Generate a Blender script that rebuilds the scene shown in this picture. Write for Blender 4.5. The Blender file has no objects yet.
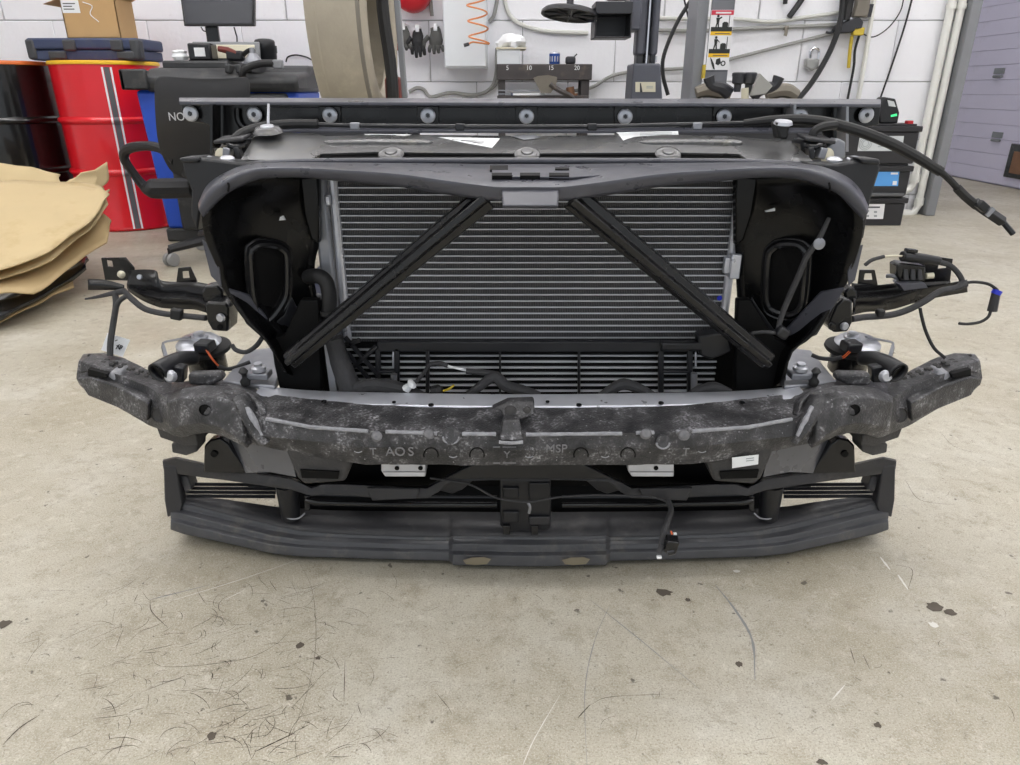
import bpy, bmesh, math, random
from mathutils import Vector, Matrix, Euler, noise as mnoise
random.seed(7)
D = bpy.data; SC = bpy.context.scene; COL = SC.collection
# ------------------------------------------------------------------ camera, world, lights, exposure
H = 0.80; TH = math.radians(22.5); F = 706.0; CX, CY = 510.0, 382.5
cam_d = D.cameras.new('camera'); cam = D.objects.new('camera', cam_d); COL.objects.link(cam)
cam.location = (0, 0, H); cam.rotation_euler = (math.pi/2 - TH, 0, 0)
cam_d.sensor_width = 36.0; cam_d.lens = 36.0*F/1020.0; cam_d.clip_start = 0.02
SC.camera = cam
SC.view_settings.view_transform = 'Standard'; SC.view_settings.look = 'None'
SC.view_settings.gamma = 1.0; SC.view_settings.use_curve_mapping = False
SC.view_settings.exposure = 0.1
WORLD_STRENGTH = 0.8; LAMP_STRENGTH = 13.5
w = D.worlds.new('daylight'); SC.world = w; w.use_nodes = True
w.node_tree.nodes['Background'].inputs[0].default_value = (0.88, 0.94, 1.0, 1)
w.node_tree.nodes['Background'].inputs[1].default_value = WORLD_STRENGTH

def lin(c):
    c = c/255.0
    return c/12.92 if c <= 0.04045 else ((c+0.055)/1.055)**2.4
def rgb(*c): return (lin(c[0]), lin(c[1]), lin(c[2]), 1)

# ------------------------------------------------------------------ pixel -> point on a known surface
def P(px, py, Y=None, z=None):
    dx = (px-CX)/F; dy = (CY-py)/F
    d = Vector((dx, math.cos(TH)+dy*math.sin(TH), -math.sin(TH)+dy*math.cos(TH)))
    k = Y/d.y if Y is not None else (z-H)/d.z
    return Vector((0, 0, H)) + d*k
def Q(t): return P(t[0], t[1], t[2])
def QL(l): return [Q(t) for t in l]

# ------------------------------------------------------------------ materials
MATS = {}
def mat(name, col, rough=0.5, metal=0.0, var=0.0, vscale=12.0, bump=0.0, bscale=80.0, emit=0.0, dirt=None, dirt_scale=6.0, dirt_lo=0.55, dirt_hi=0.7, spec=0.5, rvar=0.0, coat=0.0):
    m = D.materials.new(name); m.use_nodes = True; nt = m.node_tree; N = nt.nodes; L = nt.links
    b = N['Principled BSDF']
    b.inputs['Base Color'].default_value = rgb(*col); b.inputs['Roughness'].default_value = rough
    b.inputs['Metallic'].default_value = metal; b.inputs['Specular IOR Level'].default_value = spec
    b.inputs['Coat Weight'].default_value = coat
    g = N.new('ShaderNodeTexCoord')
    out = None
    if var:
        t = N.new('ShaderNodeTexNoise'); t.inputs['Scale'].default_value = vscale; t.inputs['Detail'].default_value = 6
        L.new(g.outputs['Object'], t.inputs['Vector'])
        r = N.new('ShaderNodeMix'); r.data_type = 'RGBA'
        c = rgb(*col)
        r.inputs['A'].default_value = (c[0]*(1-var), c[1]*(1-var), c[2]*(1-var), 1)
        r.inputs['B'].default_value = (min(1, c[0]*(1+var)), min(1, c[1]*(1+var)), min(1, c[2]*(1+var)), 1)
        L.new(t.outputs['Fac'], r.inputs['Factor']); out = r.outputs['Result']
        L.new(out, b.inputs['Base Color'])
    if dirt:
        t = N.new('ShaderNodeTexNoise'); t.inputs['Scale'].default_value = dirt_scale; t.inputs['Detail'].default_value = 8; t.inputs['Roughness'].default_value = 0.65
        L.new(g.outputs['Object'], t.inputs['Vector'])
        mr = N.new('ShaderNodeMapRange'); mr.inputs['From Min'].default_value = dirt_lo; mr.inputs['From Max'].default_value = dirt_hi
        L.new(t.outputs['Fac'], mr.inputs['Value'])
        r = N.new('ShaderNodeMix'); r.data_type = 'RGBA'
        r.inputs['A'].default_value = rgb(*col); r.inputs['B'].default_value = rgb(*dirt)
        if out: L.new(out, r.inputs['A'])
        L.new(mr.outputs['Result'], r.inputs['Factor']); L.new(r.outputs['Result'], b.inputs['Base Color'])
    if rvar:
        t = N.new('ShaderNodeTexNoise'); t.inputs['Scale'].default_value = vscale; t.inputs['Detail'].default_value = 5
        L.new(g.outputs['Object'], t.inputs['Vector'])
        mr = N.new('ShaderNodeMapRange'); mr.inputs['To Min'].default_value = rough-rvar; mr.inputs['To Max'].default_value = rough+rvar
        mr.inputs['From Min'].default_value = 0.3; mr.inputs['From Max'].default_value = 0.7
        L.new(t.outputs['Fac'], mr.inputs['Value']); L.new(mr.outputs['Result'], b.inputs['Roughness'])
    if bump:
        t = N.new('ShaderNodeTexNoise'); t.inputs['Scale'].default_value = bscale; t.inputs['Detail'].default_value = 4
        L.new(g.outputs['Object'], t.inputs['Vector'])
        bp = N.new('ShaderNodeBump'); bp.inputs['Strength'].default_value = bump; bp.inputs['Distance'].default_value = 0.005
        L.new(t.outputs['Fac'], bp.inputs['Height']); L.new(bp.outputs['Normal'], b.inputs['Normal'])
    if emit:
        b.inputs['Emission Color'].default_value = rgb(*col); b.inputs['Emission Strength'].default_value = emit
    MATS[name] = m
    return m
mat('plastic', (29, 30, 34), 0.38, var=0.2, vscale=30, rvar=0.08)
mat('plastic_satin', (74, 75, 83), 0.32, var=0.12, vscale=25, rvar=0.06)  # black plastic lightened; overhead sheen is put into the base colour
mat('plastic_gloss', (26, 26, 28), 0.2, rvar=0.05)
mat('splitter_grey', (70, 71, 75), 0.36, var=0.25, vscale=30, dirt=(112, 108, 102), dirt_scale=20, dirt_lo=0.55, dirt_hi=0.85, rvar=0.08, bump=0.1, bscale=150)
mat('plastic_dusty', (48, 48, 51), 0.5, var=0.3, vscale=18, dirt=(92, 90, 88), dirt_scale=16, dirt_lo=0.55, dirt_hi=0.85, rvar=0.1, bump=0.1, bscale=150)
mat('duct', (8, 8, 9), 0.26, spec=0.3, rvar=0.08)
mat('steel_black', (17, 17, 19), 0.26, var=0.2, rvar=0.08)
mat('steel_dusty', (104, 104, 105), 0.27, metal=0.4, var=0.12, vscale=6, dirt=(120, 117, 108), dirt_scale=26, dirt_lo=0.56, dirt_hi=0.8, rvar=0.08)
mat('zinc', (196, 198, 205), 0.3, metal=0.55, var=0.1, vscale=60)
mat('alu', (200, 202, 210), 0.36, metal=0.55, var=0.12, vscale=40, rvar=0.1)
mat('alu_dull', (150, 152, 158), 0.5, metal=0.7, var=0.2, vscale=35)
mat('alu_tube', (210, 212, 218), 0.4, metal=0.3, var=0.1, vscale=60)
mat('foam_boss', (112, 112, 115), 0.5, var=0.5, vscale=150)
mat('foam_letter', (122, 122, 125), 0.5, var=0.3, vscale=200)
mat('dust', (126, 118, 100), 0.8, var=0.25, vscale=40)
mat('foam_scuff_shine', (148, 149, 154), 0.5, var=0.45, vscale=120, bump=0.5, bscale=200)
mat('foam_side', (62, 61, 61), 0.72, var=0.3, vscale=40, bump=0.3, bscale=260)
mat('rubber', (30, 30, 31), 0.6, var=0.2)
mat('tape', (58, 58, 60), 0.75, var=0.3, vscale=50, bump=0.4, bscale=120)
mat('film', (112, 113, 118), 0.3, metal=0.4, var=0.3, vscale=14, rvar=0.1)
mat('paper', (236, 238, 240), 0.6)
mat('print', (70, 72, 76), 0.6)
mat('orange_wire', (214, 96, 46), 0.5)
mat('blue_bit', (38, 52, 190), 0.4)
mat('cream', (214, 208, 186), 0.5)
mat('floor_mark_dark', (92, 84, 74), 0.8, var=0.35, vscale=8)
mat('floor_mark_grey', (142, 142, 142), 0.8, var=0.2, vscale=8)
mat('floor_mark_white', (222, 220, 214), 0.7)
mat('white_paint', (240, 240, 244), 0.6, var=0.05, vscale=3, bump=0.5, bscale=35, dirt=(196, 194, 194), dirt_scale=5, dirt_lo=0.6, dirt_hi=0.8)
mat('mortar', (186, 184, 184), 0.85, var=0.12, bump=0.5, bscale=30)
mat('ceiling_paint', (236, 236, 236), 0.8, var=0.05)
mat('lilac', (216, 210, 232), 0.5, var=0.05, vscale=2, dirt=(206, 200, 220), dirt_scale=3)
mat('grey_paint', (134, 136, 140), 0.5, var=0.1)
mat('post_grey', (112, 114, 120), 0.42, var=0.08)
mat('pipe_white', (226, 226, 220), 0.35, var=0.05)
mat('lamp_white', (252, 250, 250), 0.5, emit=LAMP_STRENGTH)
mat('drum_red', (222, 24, 38), 0.28, var=0.08, vscale=4, coat=0.3)
mat('drum_black', (14, 14, 15), 0.2, coat=0.3)
mat('drum_yellow', (240, 190, 40), 0.4)
mat('drum_orange', (226, 120, 60), 0.4)
mat('stripe_grey', (92, 92, 96), 0.4)
mat('case_blue', (58, 68, 98), 0.55, var=0.25, vscale=9, dirt=(78, 82, 92), dirt_scale=8)
mat('case_dark', (66, 68, 72), 0.6, var=0.2)
mat('carton', (196, 160, 112), 0.75, var=0.08, vscale=8)
mat('carton_light', (202, 181, 140), 0.78, var=0.07, vscale=5, dirt=(188, 164, 120), dirt_scale=4)
mat('carton_dim', (186, 163, 122), 0.8, var=0.1, vscale=5)
mat('cart_blue', (36, 82, 196), 0.42, var=0.08)
mat('cart_black', (52, 53, 55), 0.5, var=0.15, vscale=10, dirt=(82, 82, 80), dirt_scale=6)
mat('chair_black', (40, 41, 44), 0.62, var=0.12, bump=0.15, bscale=300)
mat('chair_plastic', (34, 34, 37), 0.45)
mat('caster_grey', (150, 150, 150), 0.5)
mat('screen', (46, 49, 57), 0.25)
mat('tyre', (168, 160, 145), 0.85, var=0.25, vscale=9, bump=0.35, bscale=60, dirt=(186, 177, 158), dirt_scale=7)
mat('tyre_dark', (124, 119, 110), 0.85, var=0.2, bump=0.3, bscale=60)
mat('red_plastic', (196, 30, 44), 0.4)
mat('dark_red', (110, 48, 40), 0.6)
mat('cabinet_white', (222, 226, 230), 0.4, var=0.03)
mat('hose_orange', (224, 142, 84), 0.4)
mat('glove_black', (40, 40, 42), 0.8, bump=0.4, bscale=60)
mat('glove_grey', (84, 84, 82), 0.8, bump=0.4, bscale=60)
mat('glove_red', (156, 62, 54), 0.8)
mat('cable_white', (206, 206, 200), 0.5)
mat('cable_grey', (150, 150, 146), 0.5)
mat('cable_black', (34, 34, 36), 0.5)
mat('rack_dark', (78, 74, 74), 0.5, metal=0.4, var=0.3, vscale=9, dirt=(110, 100, 92), dirt_scale=12)
mat('rust', (132, 96, 72), 0.8, var=0.3)
mat('machine_grey', (84, 86, 96), 0.45, var=0.08)
mat('machine_dark', (46, 47, 52), 0.42, var=0.12)
mat('machine_worn', (128, 122, 112), 0.55, metal=0.5, var=0.25, vscale=12)
mat('chrome', (214, 214, 218), 0.15, metal=1.0)
mat('can_blue', (52, 92, 176), 0.3, metal=0.5)
mat('sticker_white', (238, 238, 240), 0.5)
mat('sticker_red', (206, 56, 78), 0.5)
mat('sticker_yellow', (238, 192, 40), 0.5)
mat('sticker_black', (34, 38, 36), 0.5)
mat('battery', (40, 40, 43), 0.5, var=0.1)
mat('battery_grey', (96, 98, 100), 0.5)
mat('label_blue', (92, 164, 232), 0.45)
mat('label_silver', (208, 212, 214), 0.4)
mat('label_line', (160, 166, 168), 0.4)
mat('led_green', (60, 210, 130), 0.4, emit=0.8)
mat('yellow_plastic', (204, 178, 60), 0.5)
mat('padlock', (168, 168, 166), 0.4, metal=0.5, var=0.1)
mat('tag_text', (40, 40, 44), 0.6)
mat('text_silver', (186, 188, 192), 0.4)
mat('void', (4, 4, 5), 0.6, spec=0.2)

def fins_material(name, base, gap):
    m = D.materials.new(name); m.use_nodes = True; nt = m.node_tree; N = nt.nodes; L = nt.links; b = N['Principled BSDF']
    g = N.new('ShaderNodeTexCoord'); s = N.new('ShaderNodeSeparateXYZ'); L.new(g.outputs['Object'], s.inputs[0])
    mu = N.new('ShaderNodeMath'); mu.operation = 'MULTIPLY'; mu.inputs[1].default_value = 2*math.pi/0.0030; L.new(s.outputs['X'], mu.inputs[0])
    sn = N.new('ShaderNodeMath'); sn.operation = 'SINE'; L.new(mu.outputs[0], sn.inputs[0])
    mr = N.new('ShaderNodeMapRange'); mr.inputs['From Min'].default_value = -0.2; mr.inputs['From Max'].default_value = 0.9; L.new(sn.outputs[0], mr.inputs['Value'])
    mx_ = N.new('ShaderNodeMix'); mx_.data_type = 'RGBA'; mx_.inputs['A'].default_value = rgb(*gap); mx_.inputs['B'].default_value = rgb(*base)
    L.new(mr.outputs['Result'], mx_.inputs['Factor']); L.new(mx_.outputs['Result'], b.inputs['Base Color'])
    b.inputs['Metallic'].default_value = 0.3; b.inputs['Roughness'].default_value = 0.45
    bp = N.new('ShaderNodeBump'); bp.inputs['Strength'].default_value = 0.5; bp.inputs['Distance'].default_value = 0.002
    L.new(sn.outputs[0], bp.inputs['Height']); L.new(bp.outputs['Normal'], b.inputs['Normal'])
    MATS[name] = m
fins_material('fins', (100, 100, 102), (54, 54, 56))

def foam_material():
    m = D.materials.new('foam'); m.use_nodes = True; nt = m.node_tree; N = nt.nodes; L = nt.links; b = N['Principled BSDF']
    g = N.new('ShaderNodeTexCoord')
    vo = N.new('ShaderNodeTexVoronoi'); vo.inputs['Scale'].default_value = 330; L.new(g.outputs['Object'], vo.inputs['Vector'])
    n1 = N.new('ShaderNodeTexNoise'); n1.inputs['Scale'].default_value = 26; n1.inputs['Detail'].default_value = 8; n1.inputs['Roughness'].default_value = 0.7; L.new(g.outputs['Object'], n1.inputs['Vector'])
    n2 = N.new('ShaderNodeTexNoise'); n2.inputs['Scale'].default_value = 240; n2.inputs['Detail'].default_value = 3; L.new(g.outputs['Object'], n2.inputs['Vector'])
    def rng(v, a, c, d=0.0, e=1.0):
        mr = N.new('ShaderNodeMapRange'); mr.inputs['From Min'].default_value = a; mr.inputs['From Max'].default_value = c; mr.inputs['To Min'].default_value = d; mr.inputs['To Max'].default_value = e
        L.new(v, mr.inputs['Value']); return mr.outputs['Result']
    def mix(f, A, B):
        x = N.new('ShaderNodeMix'); x.data_type = 'RGBA'; L.new(f, x.inputs['Factor'])
        for k, s_ in (('A', A), ('B', B)):
            if isinstance(s_, tuple): x.inputs[k].default_value = s_
            else: L.new(s_, x.inputs[k])
        return x.outputs['Result']
    c = mix(rng(n1.outputs['Fac'], 0.4, 0.62), rgb(46, 46, 48), rgb(78, 77, 79))
    mu = N.new('ShaderNodeMath'); mu.operation = 'MULTIPLY'; L.new(rng(n1.outputs['Fac'], 0.5, 0.7), mu.inputs[0]); L.new(rng(n2.outputs['Fac'], 0.46, 0.66), mu.inputs[1])
    c = mix(mu.outputs[0], c, rgb(176, 176, 180))
    c = mix(rng(n2.outputs['Fac'], 0.68, 0.74, 0, 0.7), c, rgb(190, 190, 194))
    L.new(c, b.inputs['Base Color']); b.inputs['Roughness'].default_value = 0.42
    bp = N.new('ShaderNodeBump'); bp.inputs['Strength'].default_value = 0.45; bp.inputs['Distance'].default_value = 0.0015
    L.new(vo.outputs['Distance'], bp.inputs['Height']); L.new(bp.outputs['Normal'], b.inputs['Normal'])
    MATS['foam'] = m
foam_material()

def floor_material():
    m = D.materials.new('concrete'); m.use_nodes = True; nt = m.node_tree; N = nt.nodes; L = nt.links; b = N['Principled BSDF']
    g = N.new('ShaderNodeTexCoord')
    def noise_(sc, det=8, rough=0.6, dist=0.0):
        t = N.new('ShaderNodeTexNoise'); t.inputs['Scale'].default_value = sc; t.inputs['Detail'].default_value = det; t.inputs['Roughness'].default_value = rough; t.inputs['Distortion'].default_value = dist
        L.new(g.outputs['Object'], t.inputs['Vector']); return t.outputs['Fac']
    def rng(v, a, b_, c=0.0, d=1.0):
        mr = N.new('ShaderNodeMapRange'); mr.inputs['From Min'].default_value = a; mr.inputs['From Max'].default_value = b_
        mr.inputs['To Min'].default_value = c; mr.inputs['To Max'].default_value = d; L.new(v, mr.inputs['Value']); return mr.outputs['Result']
    def mix(f, A, B):
        x = N.new('ShaderNodeMix'); x.data_type = 'RGBA'; L.new(f, x.inputs['Factor'])
        for k, s in (('A', A), ('B', B)):
            if isinstance(s, tuple): x.inputs[k].default_value = s
            else: L.new(s, x.inputs[k])
        return x.outputs['Result']
    c = mix(rng(noise_(1.3), 0.35, 0.65), rgb(168, 160, 140), rgb(194, 189, 174))
    c = mix(rng(noise_(5.0, 8, 0.7), 0.5, 0.72, 0, 0.6), c, rgb(208, 205, 195))
    c = mix(rng(noise_(2.6, 9, 0.72, 0.6), 0.54, 0.74, 0, 0.65), c, rgb(160, 148, 124))
    c = mix(rng(noise_(22.0, 10, 0.8), 0.5, 0.70, 0, 0.75), c, rgb(142, 131, 110))
    c = mix(rng(noise_(30.0, 10, 0.8), 0.54, 0.70, 0, 0.6), c, rgb(226, 222, 210))
    c = mix(rng(noise_(95.0, 6, 0.7), 0.60, 0.70, 0, 0.75), c, rgb(108, 98, 84))
    c = mix(rng(noise_(330.0, 4, 0.7), 0.5, 0.66, 0, 0.55), c, rgb(122, 112, 92))
    c = mix(rng(noise_(420.0, 3, 0.6), 0.54, 0.68, 0, 0.45), c, rgb(232, 229, 220))
    c = mix(rng(noise_(40.0, 3, 0.5), 0.69, 0.73, 0, 0.8), c, rgb(78, 70, 62))
    L.new(c, b.inputs['Base Color'])
    L.new(rng(noise_(3.0), 0.3, 0.7, 0.42, 0.68), b.inputs['Roughness'])
    bp = N.new('ShaderNodeBump'); bp.inputs['Strength'].default_value = 0.25; bp.inputs['Distance'].default_value = 0.003
    L.new(noise_(60.0, 8, 0.7), bp.inputs['Height']); L.new(bp.outputs['Normal'], b.inputs['Normal'])
    MATS['concrete'] = m
floor_material()

# ------------------------------------------------------------------ mesh building
def catmull(pts, n, closed=False):
    if n <= 1 or len(pts) < 3 and not closed: 
        if n <= 1: return list(pts)
    out = []; L = len(pts); rngs = L if closed else L-1
    for i in range(rngs):
        p1 = pts[i]; p2 = pts[(i+1) % L]
        p0 = pts[i-1] if (i > 0 or closed) else p1*2-p2
        p3 = pts[(i+2) % L] if (i+2 < L or closed) else p2*2-p1
        for k in range(n):
            t = k/n
            out.append(0.5*((2*p1)+(p2-p0)*t+(2*p0-5*p1+4*p2-p3)*t*t+(3*p1-p0-3*p2+p3)*t**3))
    if not closed: out.append(pts[-1].copy())
    return out
def linear(pts, n):
    out = []
    for i in range(len(pts)-1):
        for k in range(n): out.append(pts[i].lerp(pts[i+1], k/n))
    out.append(pts[-1].copy()); return out

class MB:
    def __init__(s): s.v = []; s.f = []
    def add(s, vs, fs):
        o = len(s.v); s.v += [Vector(x) for x in vs]; s.f += [tuple(i+o for i in f) for f in fs]; return s
    def box(s, c, d, rot=None):
        c = Vector(c); m = Euler(rot).to_matrix() if rot else None; vs = []
        for x in (-.5, .5):
            for y in (-.5, .5):
                for z in (-.5, .5):
                    p = Vector((x*d[0], y*d[1], z*d[2])); vs.append(c+(m@p if m else p))
        return s.add(vs, [(0, 1, 3, 2), (4, 6, 7, 5), (0, 4, 5, 1), (2, 3, 7, 6), (0, 2, 6, 4), (1, 5, 7, 3)])
    def bb(s, x0, x1, y0, y1, z0, z1): return s.box(((x0+x1)/2, (y0+y1)/2, (z0+z1)/2), (x1-x0, y1-y0, z1-z0))
    def hexa(s, bot, top):
        return s.add(list(bot)+list(top), [(0, 3, 2, 1), (4, 5, 6, 7)]+[(i, (i+1) % 4, (i+1) % 4+4, i+4) for i in range(4)])
    def prism(s, pts, d):
        n = len(pts); d = Vector(d)
        return s.add(list(pts)+[p+d for p in pts], [tuple(range(n)), tuple(range(2*n-1, n-1, -1))]+[(i, i+n, (i+1) % n+n, (i+1) % n) for i in range(n)])
    def ringplate(s, outer, inner, d):   # outline with a hole of the same count
        n = len(outer); d = Vector(d); vs = list(outer)+list(inner)+[p+d for p in outer]+[p+d for p in inner]; fs = []
        for i in range(n):
            j = (i+1) % n
            fs += [(i, j, j+n, i+n), (i+2*n, i+3*n, j+3*n, j+2*n), (i, i+2*n, j+2*n, j), (i+n, j+n, j+3*n, i+3*n)]
        return s.add(vs, fs)
    def tube(s, path, r, n=8, sm=4, closed=False, cap=True, flat=1.0):
        rs = r if isinstance(r, (list, tuple)) else None
        base = [Vector(p) for p in path]
        pts = catmull(base, sm, closed) if sm > 1 else base
        N_ = len(pts); vs = []; fs = []
        up = None
        for i, p in enumerate(pts):
            a = pts[(i-1) % N_] if (i > 0 or closed) else p; b = pts[(i+1) % N_] if (i < N_-1 or closed) else p
            t = (b-a)
            if t.length < 1e-9: t = Vector((0, 0, 1))
            t.normalize()
            if up is None:
                up = Vector((0, 0, 1)) if abs(t.z) < 0.9 else Vector((0, 1, 0))
            u = (up-t*up.dot(t)); u.normalize(); up = u
            w_ = t.cross(u)
            if rs:
                k = i/max(1, N_-1)*(len(rs)-1); a0 = int(min(k, len(rs)-2)); rr = rs[a0]+(rs[a0+1]-rs[a0])*(k-a0)
            else: rr = r
            for j in range(n):
                an = 2*math.pi*j/n
                vs.append(p+u*math.cos(an)*rr*flat+w_*math.sin(an)*rr)
        for i in range(N_ if closed else N_-1):
            for j in range(n):
                i2 = (i+1) % N_
                fs.append((i*n+j, i*n+(j+1) % n, i2*n+(j+1) % n, i2*n+j))
        if cap and not closed:
            fs.append(tuple(range(n-1, -1, -1))); fs.append(tuple((N_-1)*n+j for j in range(n)))
        return s.add(vs, fs)
    def lathe(s, prof, c, axis=(0, 0, 1), n=24, cap=True):
        c = Vector(c); q = Vector((0, 0, 1)).rotation_difference(Vector(axis).normalized()).to_matrix(); vs = []; fs = []
        for r, z in prof:
            for j in range(n):
                a = 2*math.pi*j/n; vs.append(c+q@Vector((r*math.cos(a), r*math.sin(a), z)))
        for i in range(len(prof)-1):
            for j in range(n): fs.append((i*n+j, i*n+(j+1) % n, (i+1)*n+(j+1) % n, (i+1)*n+j))
        if cap:
            fs.append(tuple(range(n-1, -1, -1))); fs.append(tuple((len(prof)-1)*n+j for j in range(n)))
        return s.add(vs, fs)
    def cyl(s, a, b, r, n=16):
        a = Vector(a); b = Vector(b); return s.lathe([(r, 0), (r, (b-a).length)], a, b-a, n)
    def grid(s, rows, closed_v=False):
        R = len(rows); C_ = len(rows[0]); fs = []
        for i in range(R if closed_v else R-1):
            for j in range(C_-1):
                i2 = (i+1) % R; fs.append((i*C_+j, i*C_+j+1, i2*C_+j+1, i2*C_+j))
        return s.add([p for r in rows for p in r], fs)
    def loft(s, rows, nu=3, nv=2, su=True, sv=False, closed_v=False, caps=False):
        R = [catmull(r, nu) if su else linear(r, nu) for r in rows]
        cols = list(zip(*R))
        if sv: cols = [catmull(list(c), nv, closed_v) for c in cols]
        else:
            cols = [linear(list(c)+([c[0]] if closed_v else []), nv) for c in cols]
            if closed_v: cols = [c[:-1] for c in cols]
        rr = [list(x) for x in zip(*cols)]
        o = len(s.v); s.grid(rr, closed_v)
        if caps and closed_v:
            C_ = len(rr[0]); s.f.append(tuple(o+i*C_ for i in range(len(rr)))); s.f.append(tuple(o+i*C_+C_-1 for i in reversed(range(len(rr)))))
        return s
    def build(s, name, m, parent=None, bevel=0.0, seg=2, solid=0.0, ang=35, disp=0.0, dscale=0.1, smooth=True, kind=None):
        c = sum(s.v, Vector())/len(s.v)
        zmin = min(v.z for v in s.v); c = Vector((c.x, c.y, zmin))
        me = D.meshes.new(name); me.from_pydata([v-c for v in s.v], [], s.f); me.update()
        bm = bmesh.new(); bm.from_mesh(me)
        if disp:
            bm.normal_update()
            for v in bm.verts:
                k = mnoise.fractal((v.co+c)/dscale, 1.0, 2.0, 3); v.co += v.normal*disp*k
        bmesh.ops.recalc_face_normals(bm, faces=bm.faces); bm.to_mesh(me); bm.free()
        if smooth:
            me.shade_smooth(); me.set_sharp_from_angle(angle=math.radians(ang))
        me.materials.append(MATS[m])
        o = D.objects.new(name, me); COL.objects.link(o); o.location = c; WL[o.name] = c
        if parent:
            o.parent = parent; o.matrix_parent_inverse = Matrix.Translation(-WL[parent.name]) if parent.name in WL else Matrix()
        if solid:
            md = o.modifiers.new('solid', 'SOLIDIFY'); md.thickness = solid; md.offset = 0
        if bevel:
            md = o.modifiers.new('bevel', 'BEVEL'); md.width = bevel; md.segments = seg; md.limit_method = 'ANGLE'; md.angle_limit = math.radians(32); md.use_clamp_overlap = True
        if kind: o['kind'] = kind
        return o
WL = {}
def tag(o, label, cat, group=None):
    o['label'] = label; o['category'] = cat
    if group: o['group'] = group
    return o
def thing(name, loc, label, cat, group=None):
    o = D.objects.new(name, None); COL.objects.link(o); o.location = loc; o.empty_display_size = 0.05; WL[o.name] = Vector(loc)
    return tag(o, label, cat, group)
def struct(o): o['kind'] = 'structure'; return o
def px_plate(outline, depth, d):      # outline of pixels on the plane Y=depth, extruded by d
    return MB().prism([P(x, y, depth) for x, y in outline], d)
def text(body, size, loc, rot, m, parent, name='lettering', ext=0.0006):
    cu = D.curves.new('t', 'FONT'); cu.body = body; cu.size = size; cu.extrude = ext; cu.align_x = 'CENTER'; cu.align_y = 'CENTER'; cu.resolution_u = 3
    o = D.objects.new('t', cu); COL.objects.link(o)
    bpy.context.view_layer.update()
    me = D.meshes.new_from_object(o.evaluated_get(bpy.context.evaluated_depsgraph_get()))
    mw = Matrix.Translation(Vector(loc)) @ Euler(rot).to_matrix().to_4x4()
    b = MB(); b.v = [mw@v.co for v in me.vertices]; b.f = [tuple(p.vertices) for p in me.polygons]
    D.objects.remove(o); D.curves.remove(cu); D.meshes.remove(me)
    return b.build(name, m, parent, smooth=False)
FR = (math.pi/2, 0, 0)
def mir(l, c=1059): return [(c-t[0],)+tuple(t[1:]) for t in l]
# ------------------------------------------------------------------ the room
fl = struct(MB().bb(-6, 6, -4, 11, -0.1, 0).build('floor', 'concrete', smooth=False))
WY = 5.05
wb = struct(MB().bb(-6, 2.86, WY, WY+0.25, 0, 3.6).build('wall_back', 'mortar', smooth=False))
blk = {}
def wall_block(x0, x1, z0, z1):
    key = (round(x1-x0, 3), round(z1-z0, 3))
    b = MB(); dx = (x1-x0)/2-0.0025; b.bb(-dx, dx, -0.012, 0.004, 0.0025, z1-z0-0.0025)
    if key not in blk:
        o = b.build('block', 'white_paint', wb, bevel=0.004, seg=1); blk[key] = o
    else:
        o = blk[key].copy(); COL.objects.link(o)
    c = Vector(((x0+x1)/2, WY, z0)); 
    o.location = c+Vector((0, -0.004, 0.0025)); o.parent = wb; o.matrix_parent_inverse = Matrix.Translation(-WL[wb.name])
for r in range(7):
    z0 = -0.23+0.36*r; z1 = z0+0.36; x = -4.42+(0.3 if r % 2 else 0.0)
    if z0 < 0: z0 = 0
    while x < 2.8:
        x1 = min(x+0.6, 2.86); wall_block(x, x1, z0, z1); x = x1
struct(MB().bb(-6.2, -6, -4, 11, 0, 3.6).build('wall_left', 'white_paint', smooth=False))
SX = 4.42
struct(MB().bb(SX+0.06, SX+0.3, -4, 11, 0, 3.6).build('wall_right', 'white_paint', smooth=False))
struct(MB().bb(2.86, SX+0.3, 10.4, 10.6, 0, 3.6).build('wall_rear', 'white_paint', smooth=False))
struct(MB().bb(-6.2, SX+0.3, -4, 11, 3.6, 3.7).build('ceiling', 'ceiling_paint', smooth=False))
dr = struct(MB().bb(SX+0.03, SX+0.06, 4.2, 9.9, 0.0, 2.52).build('door_1', 'lilac', smooth=False))
pan = None
for k in range(20):
    if pan is None:
        pan = MB().bb(SX, SX+0.034, 4.25, 9.85, 0.012, 0.1355).build('panel', 'lilac', dr, bevel=0.003, seg=1); o = pan
    else: o = pan.copy(); COL.objects.link(o)
    o.location = (pan.location.x, pan.location.y, 0.012+0.125*k)
def on_side(px, py, X=SX):
    dx = (px-CX)/F; dy = (CY-py)/F; d = Vector((dx, math.cos(TH)+dy*math.sin(TH), -math.sin(TH)+dy*math.cos(TH)))
    return Vector((0, 0, H))+d*(X/d.x)
a = on_side(1010, 148); b_ = on_side(1030, 181)
vf = MB(); vf.bb(SX-0.02, SX, b_.y-0.25, b_.y+0.33, b_.z, a.z+0.04); vf.build('vent_frame', 'steel_black', dr, bevel=0.006)
MB().bb(SX-0.024, SX-0.018, b_.y-0.21, b_.y+0.26, b_.z+0.04, a.z-0.02).build('vent_panel', 'rust', dr)
for q in ((1000, 71), (998, 135)):
    p = on_side(*q); h = MB(); h.box(p+Vector((-0.006, 0, 0)), (0.012, 0.14, 0.05)); h.cyl(p+Vector((-0.01, -0.06, -0.045)), p+Vector((-0.01, 0.06, -0.045)), 0.012, 8)
    h.build('hinge', 'grey_paint', dr, bevel=0.003)
struct(MB().bb(2.86, 2.925, WY-0.12, WY+0.25, 0, 3.6).build('trim_1', 'grey_paint', bevel=0.006))
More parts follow.
